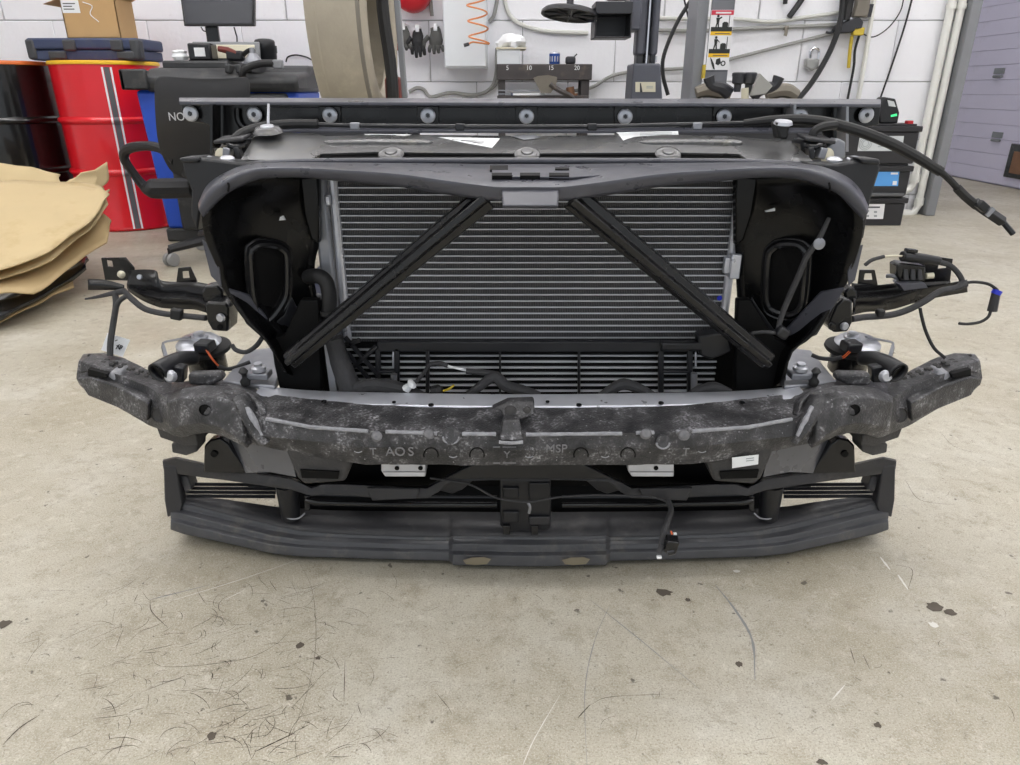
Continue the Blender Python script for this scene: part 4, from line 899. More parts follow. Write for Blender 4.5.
# long embossed ridge
for x0, x1 in ((325, 432), (640, 742)):
    MB().tube([P(x0, 142, 1.288), P(x0+12, 143.5, 1.283), P((x0+x1)/2, 143, 1.284), P(x1-10, 143.5, 1.283), P(x1, 142, 1.288)], [.004, .012, .0125, .012, .004], 10, 4, flat=.6).build('embossed_ridge', 'steel_dusty', lp)
for x in (391, 527, 668):
    MB().lathe([(.022, 0), (.020, .003), (.012, .004)], P(x, 154, 1.222), (0, -.45, .9), n=16).build('washer_pad', 'steel_dusty', lp, ang=50)
    MB().lathe([(.011, .003), (.009, .006), (.003, .0065)], P(x, 154, 1.222), (0, -.45, .9), n=12).build('flange_nut', 'steel_dusty', lp, ang=50)
MB().lathe([(.026, 0), (.02, .008), (.012, .009)], P(268, 132, 1.30), (0, -.2, 1), n=18).build('stud_boss', 'steel_dusty', lp, ang=50)
MB().lathe([(.012, .009), (.011, .011), (.004, .012)], P(268, 132, 1.30), (0, -.2, 1), n=14).build('stud_cap', 'zinc', lp, ang=50)
MB().cyl(P(268, 131, 1.31), P(268.5, 104, 1.33), .0024, 6).build('stud', 'alu', lp)
def on_panel(x, y):   # depth on the slanted panel
    return 1.28+(145-y)*.0066-.006 if y < 145 else 1.28-(y-145)*.0068-.006
def paper(outline, name='paper_label'):
    return MB().prism([P(x, y, on_panel(x, y)) for x, y in outline], (0, -.0006, .0004)).build(name, 'paper', lp, smooth=False)
paper([(438, 137.2), (500, 138.5), (492, 148), (470, 144)]); paper([(364, 134), (412, 134.5), (405, 136.2), (367, 136.5)]); paper([(616, 132.5), (678, 131.3), (679, 138.5), (636, 137.5), (624, 142), (619, 135)])
for k in range(3):
    MB().prism([P(x, y, on_panel(x, y)-.001) for x, y in ((452+9*k, 139.6+1.0*k), (484, 141.2+1.5*k), (484, 141.7+1.5*k), (452+9*k, 140.1+1.0*k))], (0, -.0005, .0004)).build('label_print', 'print', lp, smooth=False)
for k in range(3):
    MB().prism([P(x, y, on_panel(x, y)-.001) for x, y in ((640, 133+1.4*k), (672, 132.6+1.4*k), (672, 133.1+1.4*k), (640, 133.5+1.4*k))], (0, -.0005, .0004)).build('label_print', 'label_line', lp, smooth=False)
MB().prism([P(x, y, on_panel(x, y)-.0005) for x, y in ((512, 136.5), (520, 135), (534, 135), (541, 137), (534, 139), (524, 140))], (0, -.0005, .0004)).build('scuffed_patch', 'alu_dull', lp, smooth=False)

# --- crossmember tube and thin release rod
cm = MB().tube([P(255, 164, 1.2), P(320, 161.5, 1.18), P(530, 161, 1.175), P(740, 162, 1.18), P(800, 165, 1.2)], .0052, 10, 4).build('crossmember', 'plastic_satin', RT)
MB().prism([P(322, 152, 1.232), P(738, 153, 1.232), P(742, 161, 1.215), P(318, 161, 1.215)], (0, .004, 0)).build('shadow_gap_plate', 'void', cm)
rr = MB().tube([P(228, 152, 1.27), P(233, 142, 1.27), P(243, 133, 1.29), P(262, 127, 1.32), P(290, 124, 1.34), P(318, 124, 1.34)], .008, 10, 4).build('release_cable', 'rubber', RT)
MB().tube([P(316, 124.2, 1.34), P(350, 125.5, 1.34), P(460, 126.5, 1.34), P(590, 126.5, 1.34), P(745, 123, 1.34)], .0038, 8, 4).build('release_rod', 'plastic', rr)
for x, y in ((355, 126), (460, 127), (592, 127), (697, 126)): MB().box(P(x, y, 1.34), (.017, .012, .012)).build('rod_clip', 'plastic' if x in (460, 592) else 'alu_dull', rr, bevel=.002)
# loose cable reaching out to the right
hc = MB().tube([P(744, 123, 1.34), P(775, 120, 1.32), P(808, 120, 1.30), P(838, 125, 1.29), P(873, 136, 1.28), P(908, 152, 1.27), P(941, 172, 1.26)], [.006, .008, .009, .009, .0095, .009, .008], 10, 6).build('loose_release_cable', 'rubber', RT)
MB().tube([P(940, 171, 1.26), P(950, 180, 1.26), P(959, 190, 1.26)], .0055, 8, 4).build('cable_neck', 'rubber', hc)
MB().tube([P(957, 188, 1.26), P(966, 197, 1.26), P(977, 206, 1.26)], .0075, 8, 3).build('cable_ferrule', 'rubber', hc)
MB().tube([P(974, 202, 1.26), P(985, 210, 1.258), P(1003, 222, 1.256)], .012, 4, 1, flat=.8).build('cable_connector', 'plastic', hc, bevel=.002)
MB().box(P(982, 206, 1.25), (.02, .012, .014), (0, .6, 0)).build('connector_latch', 'plastic', hc, bevel=.002); MB().box(P(990, 212, 1.245), (.008, .004, .016), (0, .6, 0)).build('connector_tab', 'alu_dull', hc)
MB().tube([P(1002, 221, 1.256), P(1013, 234, 1.25)], .005, 7, 1).build('cable_pin', 'plastic', hc)
MB().tube([P(812, 141, 1.28), P(814, 132, 1.28), P(822, 127, 1.28), P(836, 125, 1.285)], .0075, 8, 5).build('cable_branch', 'rubber', hc)

# --- front shroud: rolled plastic arch above the radiator
backr = [(199, 204, 1.10), (207, 187, 1.12), (221, 176, 1.13), (242, 166.5, 1.14), (262, 164, 1.15), (300, 163, 1.15), (345, 163.5, 1.15), (400, 164, 1.15), (450, 164.5, 1.15), (485, 165, 1.15), (503, 165, 1.15), (529.5, 165, 1.15)]
ridg = [(199.5, 208, 1.055), (209, 191, 1.055), (223, 181, 1.055), (243, 171.5, 1.055), (262, 168, 1.055), (300, 167.5, 1.055), (345, 169.5, 1.055), (400, 173, 1.05), (450, 179, 1.04), (486, 183, 1.034), (504, 184, 1.03), (529.5, 184, 1.03)]
ridg2 = [(199.7, 211, 1.048), (211, 196, 1.046), (225, 185.5, 1.046), (244, 176, 1.046), (262.5, 172, 1.046), (300, 171.5, 1.046), (345, 174, 1.046), (399, 178, 1.041), (446, 185, 1.03), (483, 190, 1.025), (503, 192, 1.02), (529.5, 192, 1.02)]
innr = [(203, 217, 1.055), (216, 203, 1.055), (229, 192, 1.055), (245, 184, 1.055), (264, 178, 1.055), (300, 177, 1.055), (345, 181, 1.055), (397, 186, 1.05), (440, 193, 1.04), (478, 198, 1.03), (500, 200, 1.024), (529.5, 201, 1.022)]
def symr(l): return [(x+(7.5 if x > 825 else 5 if x > 800 else 0), y+(3 if x > 838 else 1 if x > 800 else 0), d) for x, y, d in sym(l)]
sh = MB().loft([QL(symr(backr)), QL(symr(ridg)), QL(symr(ridg2)), QL(symr(innr))], 4, 3, True, True).build('front_shroud', 'plastic_satin', RT, solid=.003, ang=60)
MB().prism([P(x, y, d) for x, y, d in ((500, 181, 1.036), (560, 181, 1.036), (558.5, 206, .985), (502.5, 206, .985))], (0, .012, -.006)).build('shroud_tab', 'plastic_satin', sh, bevel=.003, seg=3)
MB().loft([QL([(x, y-1, d+.004) for x, y, d in symr(innr)]), [Vector((p.x, 1.20, p.z+.01)) for p in QL(symr(innr))]], 3, 1, True, False).build('shroud_roof', 'duct', sh, solid=.002)
# slots and pads on the shroud top
def shroud_pt(x, y): return P(x, y, 1.15-(y-165)/19.0*.13-.004)
def slot(x0, x1, y0, y1, m='void', up=.0012):
    return MB().prism([shroud_pt(x, y) for x, y in ((x0, y0), (x1, y0), (x1, y1), (x0, y1))], (0, -.0006, up)).build('slot', m, sh, smooth=False)
pl = MB().prism([shroud_pt(x, y) for x, y in ((492, 169.5), (575, 169), (600, 177.5), (572, 179.5), (492, 179))], (0, -.002, .0035)).build('number_pad', 'plastic_satin', sh, bevel=.001)
slot(490, 508, 167.8, 172.5, up=.004); slot(555, 569, 171, 173, up=.0055)
for x0 in (492, 520, 549): slot(x0, x0+20, 176.5, 179.5, up=.0055)
for x0, x1 in ((405, 432), (372, 402), (345, 370), (634, 668), (672, 702)):
    slot(x0, x1, 166.0, 170.0 if 380 < x0 < 660 else 168, 'plastic_dusty', .0008)
for x0 in (434, 403, 625, 660): MB().prism([shroud_pt(x, y) for x, y in ((x0, 165.5), (x0+2, 165.5), (x0-4, 172), (x0-6, 172))], (0, 0, .003)).build('cross_rib', 'plastic_satin', sh)
# notch lines on the rolled lip
for x, y in ((228, 187), (829, 187)): MB().tube([P(x, y-4, 1.045), P(x+1, y, 1.042), P(x, y+4, 1.046)], .0016, 6, 2).build('clip_notch', 'void', sh)

# --- side ducts
oL = [(201, 210, 1.06), (203, 225, 1.06), (206, 240, 1.065), (217, 266, 1.07), (222, 286, 1.075), (246, 321, 1.085), (267, 342, 1.09), (284, 371, 1.09)]
iL = [(318, 172, 1.19), (319, 208, 1.19), (319, 242, 1.19), (315, 262, 1.19), (315, 285, 1.19), (319, 310, 1.19), (321, 345, 1.18), (322, 390, 1.16)]
oR = [(863, 209, 1.06), (863, 228, 1.06), (860, 245, 1.065), (852, 268, 1.07), (845, 286, 1.075), (815, 333, 1.085), (792, 352, 1.09), (783, 385, 1.09)]
iR = [(735, 172, 1.19), (735, 208, 1.19), (735, 242, 1.19), (736, 262, 1.19), (737, 295, 1.19), (742, 324, 1.19), (744, 350, 1.18), (742, 390, 1.16)]
def duct(o_, i_, side):
    mid1 = [((a[0]*2+b[0])/3, (a[1]*2+b[1])/3, (a[2]*2+b[2])/3+.025) for a, b in zip(o_, i_)]
    mid1[0] = (mid1[0][0], 181, 1.09)
    mid2 = [((a[0]+b[0]*2)/3, (a[1]+b[1]*2)/3, (a[2]+b[2]*2)/3+.015) for a, b in zip(o_, i_)]
    mid2[0] = (mid2[0][0], 171, 1.14); mid1[1] = (mid1[1][0], 204, 1.12)
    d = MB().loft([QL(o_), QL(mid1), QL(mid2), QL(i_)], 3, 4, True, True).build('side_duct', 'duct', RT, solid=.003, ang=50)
    return d
def dY(x, s): # depth of the duct wall at pixel column x
    k = (x-210)/108.0 if s < 0 else (850-x)/113.0
    return 1.062+.13*max(0, min(1, k))+.02*math.sin(math.pi*max(0, min(1, k)))
for s in (-1, 1):
    d = duct(oL, iL, s) if s < 0 else duct(oR, iR, s)
    ring = [(250, 256), (254, 248), (262, 245), (275, 246), (283, 250), (287, 258), (287, 290), (283, 303), (272, 318), (264, 321), (257, 312), (252, 290)] if s < 0 else [(806, 258), (803, 249), (795, 245), (781, 245), (773, 249), (768, 258), (766, 290), (767, 303), (772, 310), (785, 314), (797, 311), (803, 298)]
    MB().tube([P(x, y, dY(x, s)-.01) for x, y in ring], .006, 8, 5, closed=True).build('port_rim', 'plastic_gloss', d)
    cxr = sum(q[0] for q in ring)/len(ring); cyr = sum(q[1] for q in ring)/len(ring)
    MB().tube([P(cxr+(x-cxr)*1.22, cyr+(y-cyr)*1.16, dY(cxr+(x-cxr)*1.22, s)-.004) for x, y in ring], .003, 8, 5, closed=True).build('port_bead', 'plastic_gloss', d)
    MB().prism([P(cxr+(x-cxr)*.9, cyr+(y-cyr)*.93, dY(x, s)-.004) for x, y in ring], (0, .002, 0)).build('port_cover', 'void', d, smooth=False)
    if s < 0:
        f1 = [(228, 289), (248, 295), (277, 331), (271, 346), (246, 324)]; f2 = [(291, 297), (297, 309), (284, 338), (271, 326), (284, 315)]; f3 = [(202, 240), (207, 244), (219, 268), (221, 286), (211, 276)]; tri = [(280, 217), (283, 215.5), (285.5, 220), (279, 220.5)]
    else:
        f1 = [(845, 288), (822, 292), (788, 328), (792, 345), (817, 335)]; f2 = [(752, 297), (757, 305), (776, 332), (762, 330), (750, 315)]; f3 = [(863, 245), (860, 246), (848, 272), (849, 286), (855, 280)]; tri = [(765, 211), (775, 208), (775, 211), (766, 212)]
    MB().prism([P(x, y, dY(x, s)-.014) for x, y in f1], (0, .006, 0)).build('duct_flap', 'plastic_satin', d, bevel=.001)
    MB().prism([P(x, y, dY(x, s)-.012) for x, y in f2], (0, .006, 0)).build('duct_facet', 'plastic', d, bevel=.002)
    MB().prism([P(x, y, 1.07) for x, y in f3], (0, .003, 0)).build('edge_flap', 'plastic_satin', d)
    MB().prism([P(x, y, dY(x, s)-.02) for x, y in tri], (0, .003, 0)).build('clip_tab', 'paper', d, smooth=False)
    # inner upright and lower tower
    if s < 0:
        tw = [(270, 338), (284, 335), (300, 300), (318, 300), (322, 392), (280, 392), (274, 365)]
    else:
        tw = [(790, 345), (775, 338), (752, 300), (738, 300), (735, 392), (786, 392), (787, 365)]
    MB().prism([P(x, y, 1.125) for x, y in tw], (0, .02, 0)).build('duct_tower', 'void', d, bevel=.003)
    ip = [(300, 178), (318, 176), (319, 244), (311, 240), (304, 215)] if s < 0 else [(758, 178), (736, 176), (736, 246), (744, 240), (752, 215)]
    MB().prism([P(x, y, 1.165) for x, y in ip], (0, .02, 0)).build('duct_pillar', 'duct', d, bevel=.003)
    # headlamp carrier behind the shroud corner
    hcx = [(181, 160), (200, 158), (241, 163), (262, 163), (240, 171), (220, 180), (207, 192), (200, 212), (197, 232), (190, 215), (191, 190), (184, 175)] if s < 0 else [(808, 163), (838, 164), (860, 160), (879, 161), (881, 168), (874, 190), (868, 214), (864, 240), (862, 210), (850, 190), (835, 176), (812, 169)]
    hp = MB().prism([P(x, y, 1.17) for x, y in hcx], (0, .05, 0)).build('headlamp_carrier', 'plastic', RT, bevel=.004)
    cp = [(178, 158), (199, 157), (199, 163), (181, 163)] if s < 0 else [(858, 158), (880, 159), (881, 165), (862, 164)]
    MB().prism([P(x, y, 1.165) for x, y in cp], (0, .05, 0)).build('carrier_cap', 'plastic', hp, bevel=.003)
    for x, y in (((207, 160.5), (227, 160)) if s < 0 else ((834, 161), (854, 160.5))):
        MB().lathe([(.0125, 0), (.0125, .003), (.008, .006), (.002, .007)], P(x, y, 1.2), (0, -.15, 1), n=16).build('screw_head', 'zinc', hp, ang=45)

# --- hood latches
for s in (-1, 1):
    def X(x): return x if s < 0 else 1049-x
    t0 = MB().prism([P(X(x), y, 1.27) for x, y in ((222, 140), (232, 137), (248, 141), (247, 150), (240, 160), (224, 160), (219, 152))], (0, .05, 0)).build('hood_latch', 'plastic', RT, bevel=.005)
    MB().box(P(X(228), 153, 1.245), (.012, .02, .018), (0, .2, 0)).build('latch_block', 'alu_dull', t0, bevel=.002)
    MB().box(P(X(239), 153, 1.245), (.009, .02, .02), (0, -.3, 0)).build('latch_block', 'plastic', t0, bevel=.002)
    MB().lathe([(.002, 0), (.012, .001), (.013, .004), (.004, .006)], P(X(223), 156, 1.245), (.3*s, -1, .1), n=14).build('spring_cap', 'cream', t0, ang=50)
    MB().cyl(P(X(236), 150, 1.243), P(X(240), 158, 1.243), .0045, 8).build('latch_pin', 'zinc', t0)
    MB().box(P(X(233), 138.5, 1.27), (.05, .05, .006), (.1, .1*s, 0)).build('latch_cover', 'plastic_dusty', t0, bevel=.002)
    MB().tube([P(X(221), 150, 1.28), P(X(226), 144, 1.25), P(X(234), 147, 1.24), P(X(244), 145, 1.25)], .004, 7, 3).build('latch_spring', 'plastic_gloss', t0)
    if s > 0:
        MB().prism([P(x, y, 1.26) for x, y in ((776, 122), (792, 122), (790, 128), (788, 140), (779, 139))], (0, .03, 0)).build('rubber_stop', 'rubber', t0, bevel=.004)
        MB().lathe([(.016, 0), (.014, .005), (.004, .006)], P(783, 124, 1.27), (0, -.2, 1), n=16).build('stop_cap', 'zinc', t0, ang=50)
        MB().prism([P(x, y, 1.26) for x, y in ((826, 148), (838, 138), (846, 142), (846, 158), (832, 160))], (0, .03, 0)).build('latch_lever', 'alu_dull', t0, bevel=.003)

# --- condenser and lower cooler
YC = 1.20
xl_, xr_ = P(338, 250, YC).x, P(730, 250, YC).x
ztop_, zbot_ = P(530, 170, YC).z, P(530, 347, YC).z
cd = MB().bb(xl_, xr_, YC+.004, YC+.016, zbot_, ztop_).build('condenser', 'fins', RT, smooth=False)
tb = MB(); n = 27
for k in range(n):
    z = zbot_+(ztop_-zbot_)*(k+.5)/n; tb.bb(xl_, xr_, YC, YC+.01, z-.0009, z+.0009)
tb.build('cooling_tubes', 'alu_tube', cd, kind='stuff')
MB().bb(P(317, 230, YC).x, P(332, 230, YC).x, YC-.012, YC+.02, P(320, 400, YC).z, ztop_).build('header_tank', 'alu_dull', cd, bevel=.006)
MB().cyl((P(336, 230, YC).x+.002, YC+.002, zbot_), (P(336, 230, YC).x+.002, YC+.002, ztop_), .008, 10).build('header_pipe', 'alu', cd)
MB().cyl((xr_+.004, YC+.002, P(722, 332, YC).z), (xr_+.004, YC+.002, ztop_), .0075, 12).build('header_pipe', 'alu', cd)
MB().bb(P(327, 190, YC).x, P(332, 190, YC).x, YC-.02, YC-.008, P(329, 204, YC).z, P(329, 194, YC).z).build('pipe_clip', 'alu', cd, bevel=.002)
hb_ = MB(); hb_.bb(P(727, 265, YC).x, P(737, 265, YC).x, YC-.022, YC-.004, P(730, 276, YC).z, P(730, 252, YC).z); hb_.bb(P(722, 265, YC).x, P(730, 265, YC).x, YC-.014, YC-.002, P(730, 272, YC).z, P(730, 256, YC).z)
hb_.build('header_bracket', 'alu', cd, bevel=.002)
MB().lathe([(.0005, 0), (.0045, 0), (.0045, .001)], P(719.5, 298, YC-.009), (0, -1, 0), n=14).build('blue_dot', 'blue_bit', cd)
YK = 1.185
lc = MB().bb(P(345, 370, YK).x, P(716, 370, YK).x, YK+.006, YK+.02, P(530, 402, YK).z, P(530, 345, YK).z).build('lower_cooler', 'void', RT, smooth=False)
tb = MB(); zt_, zb_ = P(530, 347, YK).z, P(530, 400, YK).z
for k in range(9):
    z = zb_+(zt_-zb_)*(k+.5)/9; tb.bb(P(345, 370, YK).x, P(716, 370, YK).x, YK+.001, YK+.008, z-.0014, z+.0014)
tb.build('cooler_tubes', 'alu_tube', lc, kind='stuff')
YG = 1.165
def bar(x0, y0, x1, y1, name, m='plastic', parent=lc, Y=YG, th=.012): return MB().prism([P(x0, y0, Y), P(x1, y0, Y), P(x1, y1, Y), P(x0, y1, Y)], (0, th, 0)).build(name, m, parent, bevel=.0015)
bar(377, 342, 700, 352, 'top_rail')
for x0, x1 in ((375, 380), (394, 399), (425.5, 429), (499, 501), (578, 580.5), (659, 664), (688, 693)): bar(x0, 348, x1, 398, 'upright_bar')
for y0, x0, x1 in ((371, 375, 398), (371, 660, 692)): bar(x0, y0, x1, y0+2.5, 'cross_bar')
for a_, b_ in (((345, 337), (378, 375)), ((347, 352), (376, 388)), ((352, 368), (377, 346)), ((345, 345), (360, 340))):
    MB().tube([P(a_[0], a_[1], YG), P(b_[0], b_[1], YG)], .0045, 6, 1).build('truss_strut', 'plastic', lc)
for x, y0, y1 in ((394, 374, 392), (694, 373, 392)): MB().cyl(P(x, y0, YG-.01), P(x, y1, YG-.01), .006, 10).build('guide_pin', 'alu_dull', lc)
for x, y0, y1 in ((393, 352, 368), (696, 352, 368)): bar(x-1, y0, x+1, y1, 'guide_rail', 'alu', Y=YG-.004, th=.004)
MB().prism([P(x, y, 1.15) for x, y in ((698, 336), (728, 332), (733, 352), (712, 360), (700, 356))], (0, .03, 0)).build('end_tank', 'plastic', lc, bevel=.004)
MB().bb(P(660, 345, YG).x, P(702, 345, YG).x, YG-.015, YG, P(680, 348, YG).z, P(680, 340, YG).z).build('rail_cap', 'plastic', lc, bevel=.003)
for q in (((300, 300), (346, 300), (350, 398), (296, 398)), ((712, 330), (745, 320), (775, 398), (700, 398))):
    MB().prism([P(x, y, 1.205) for x, y in q], (0, .01, 0)).build('dark_gap_plate', 'void', lc, smooth=False)  # black plates added to keep these side gaps dark
# hoses at the left of the radiator
hs = MB().tube([P(308, 277, 1.17), P(318, 276, 1.15), P(326, 282, 1.145), P(329, 296, 1.14), P(329, 312, 1.14)], .0125, 12, 5).build('coolant_hose', 'rubber', RT)
MB().lathe([(.016, 0), (.016, .008)], P(329, 310, 1.14), (0, 0, -1), n=16).build('hose_clamp', 'rubber', hs)
MB().tube([P(333, 338, 1.13), P(338, 355, 1.13), P(344, 372, 1.125), P(352, 392, 1.12)], [.016, .017, .018, .02], 12, 4).build('corrugated_sleeve', 'tape', hs)
MB().prism([P(x, y, 1.12) for x, y in ((324, 345), (329, 345), (337, 392), (330, 392))], (0, .02, 0)).build('side_strip', 'alu_dull', hs)

# --- diagonal braces
def brace(a, b, wa, wb):
    A = Vector(a); B = Vector(b); t = (B-A).normalized(); n_ = t.cross(Vector((0, 1, 0))).normalized()
    rows = []
    for k, yy in ((-1.0, .012), (-.92, .0), (-.55, -.004), (-.42, -.014), (.1, -.016), (.3, -.004), (.88, -.002), (1.0, .012)):
        rows.append([A+n_*k*wa+Vector((0, yy, 0)), A.lerp(B, .5)+n_*k*(wa+wb)/2+Vector((0, yy, 0)), B+n_*k*wb+Vector((0, yy, 0))])
    rows += [[A+n_*wa*.9+Vector((0, .016, 0)), A.lerp(B, .5)+n_*wa*.9+Vector((0, .016, 0)), B+n_*wb*.9+Vector((0, .016, 0))], [A-n_*wa*.9+Vector((0, .016, 0)), A.lerp(B, .5)-n_*wa*.9+Vector((0, .016, 0)), B-n_*wb*.9+Vector((0, .016, 0))]]
    return MB().loft(rows, 4, 1, False, False, closed_v=True, caps=True).build('diagonal_brace', 'steel_black', RT, bevel=.0015)
brace(P(486, 198, 1.04), P(289, 362, 1.075), .0195, .0155)
brace(P(573, 198, 1.04), P(769, 362, 1.075), .0195, .0155)

# --- aluminium bumper beam
def beam_row(dy, dY_, pts): return [(x, y+dy, d+dY_) for x, y, d in pts]
BT = sym([(262, 384, 1.12), (285, 388, 1.11), (330, 391, 1.10), (400, 392.5, 1.09), (460, 393.5, 1.085), (529.5, 394, 1.085)])
TB = [[P(x, y, d) for x, y, d in BT]]
def drop_(row, dy, dz): return [p+Vector((0, dy, dz)) for p in row]
r0 = TB[0]; rows = [r0, drop_(r0, -.012, .001), drop_(r0, -.045, -.002), drop_(r0, -.05, -.012), drop_(r0, -.044, -.03), drop_(r0, -.05, -.035), drop_(r0, -.05, -.07), drop_(r0, 0, -.07), drop_(r0, .0, -.01)]
bb_ = MB().loft(rows, 4, 1, True, False, closed_v=True, caps=True).build('bumper_beam', 'alu', RT, bevel=.0015, ang=30)
for x, y in ((324, 403), (431, 406.5), (579, 406.5), (661, 404.5), (742, 404)):
    MB().lathe([(.0045, 0), (.0045, .002), (.0025, .0025), (.002, .001), (.0005, .001)], P(x, y-1, z=.3318), (0, -.1, 1), n=12).build('rivet', 'steel_black', bb_, ang=40)
for x, y in ((394, 403.5), (547.5, 403)):
    MB().lathe([(.0032, 0), (.0032, .0015)], P(x, y-1, z=.3316), (0, -.1, 1), n=12).build('hole', 'void', bb_)
for x0, x1 in ((381, 425.5), (628, 674)):
    p = MB().prism([P(x, y, .992) for x, y in ((x0, 461), (x1, 461), (x1, 477), (x0+4, 477), (x0, 471))], (0, .03, 0)).build('mount_plate', 'alu', bb_, bevel=.002)
    for xx in ((397, 420.5) if x0 < 500 else (656,)): MB().lathe([(.0005, 0), (.0038, 0), (.0038, .001)], P(xx, 468, .9915), (0, -1, 0), n=14).build('hole', 'void', bb_)
    MB().prism([P(x, y, .991) for x, y in ((x0+2, 471.5), (x1, 471.5), (x1, 472.5), (x0+2, 472.5))], (0, .002, 0)).build('plate_groove', 'alu_dull', bb_)
# rails behind the beam (crash boxes)
for s in (-1, 1):
    def X(x): return x if s < 0 else 1059-x
    cbx = MB().hexa([P(X(x), y, d) for x, y, d in ((222, 386, 1.12), (275, 391, 1.10), (290, 372, 1.3), (248, 360, 1.32))], [P(X(x), y, d) for x, y, d in ((222, 381, 1.12), (275, 386, 1.10), (290, 345, 1.3), (248, 350, 1.32))]).build('crash_box', 'alu_dull', RT, bevel=.003)
    MB().box(P(X(258), 374, 1.12), (.042, .03, .012), (0, 0, 0)).build('rail_bracket', 'alu_dull', cbx, bevel=.003)
    MB().lathe([(.012, 0), (.012, .006), (.007, .008), (.007, .013)], P(X(259), 370, 1.115), (0, -.1, 1), n=14).build('nut', 'zinc', cbx, ang=40)
    MB().lathe([(.007, 0), (.009, .008), (.004, .014), (.004, .02), (.008, .026), (.004, .032)], P(X(246), 385, 1.105), (0, -.1, 1), n=12).build('ball_stud', 'rubber', cbx, ang=60)

# --- foam bumper core
def foam_side(m):
    f = (lambda l: l) if m < 0 else (lambda l: mir(l))
A_ = [(84, 354, 1.25), (104, 353, 1.24), (125, 358, 1.22), (150, 371, 1.18), (172, 383, 1.15), (200, 379, 1.14), (228, 380, 1.13), (248, 386, 1.115), (270, 394, 1.085), (310, 399, 1.065), (365, 404, 1.05), (440, 406.5, 1.042), (529.5, 407.5, 1.038)]
B_ = [(79, 361, 1.185), (95, 365, 1.165), (113, 373, 1.145), (147, 386, 1.115), (170, 400, 1.07), (195, 400, 1.045), (222, 399, 1.035), (244, 403, 1.02), (262, 418, 1.0), (310, 427, .985), (365, 431, .967), (440, 433.5, .957), (529.5, 434.5, .955)]
C_ = [(76.5, 378, 1.18), (90, 386, 1.16), (110, 393, 1.14), (145, 408, 1.11), (172, 424, 1.06), (196, 426, 1.035), (222, 420, 1.025), (246, 432, 1.01), (264, 436, .99), (310, 441, .978), (365, 447, .962), (440, 449, .953), (529.5, 450, .951)]
D_ = [(79, 385, 1.185), (92, 396, 1.165), (113, 404, 1.145), (147, 424, 1.115), (178, 437, 1.065), (198, 433, 1.04), (222, 433, 1.035), (246, 443, 1.02), (266, 447, 1.0), (310, 456, .99), (365, 464, .972), (440, 465, .962), (529.5, 465, .96)]
rA, rB, rC, rD = (QL(sym(x)) for x in (A_, B_, C_, D_))
rE = [p+Vector((0, .05, .0)) for p in rD]; 
rE2 = [Vector((a.x, a.y-.004, (a.z+b.z)/2)) for a, b in zip(rA, rE)]
fo = MB().loft([rA, rB, rC, rD, rE, rE2], 8, 5, False, False, closed_v=True, caps=True).build('foam_core', 'foam', RT, disp=.0014, dscale=.03, bevel=.0, ang=28)
# worn seam on the upper front edge, with its highlight painted in pale grey
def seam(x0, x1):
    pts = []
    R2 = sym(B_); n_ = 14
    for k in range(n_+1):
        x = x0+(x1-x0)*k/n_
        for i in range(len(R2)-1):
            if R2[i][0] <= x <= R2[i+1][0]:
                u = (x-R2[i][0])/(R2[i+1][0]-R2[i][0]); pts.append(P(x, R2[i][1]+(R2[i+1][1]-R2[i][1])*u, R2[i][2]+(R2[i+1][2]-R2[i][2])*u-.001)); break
    MB().tube(pts, .0032, 7, 1).build('edge_seam', 'foam_scuff_shine', fo, disp=.0008, dscale=.006)
for q in ((266, 368), (386, 424), (434, 437), (462, 496), (526, 622), (636, 654), (676, 682), (692, 792)): seam(*q)
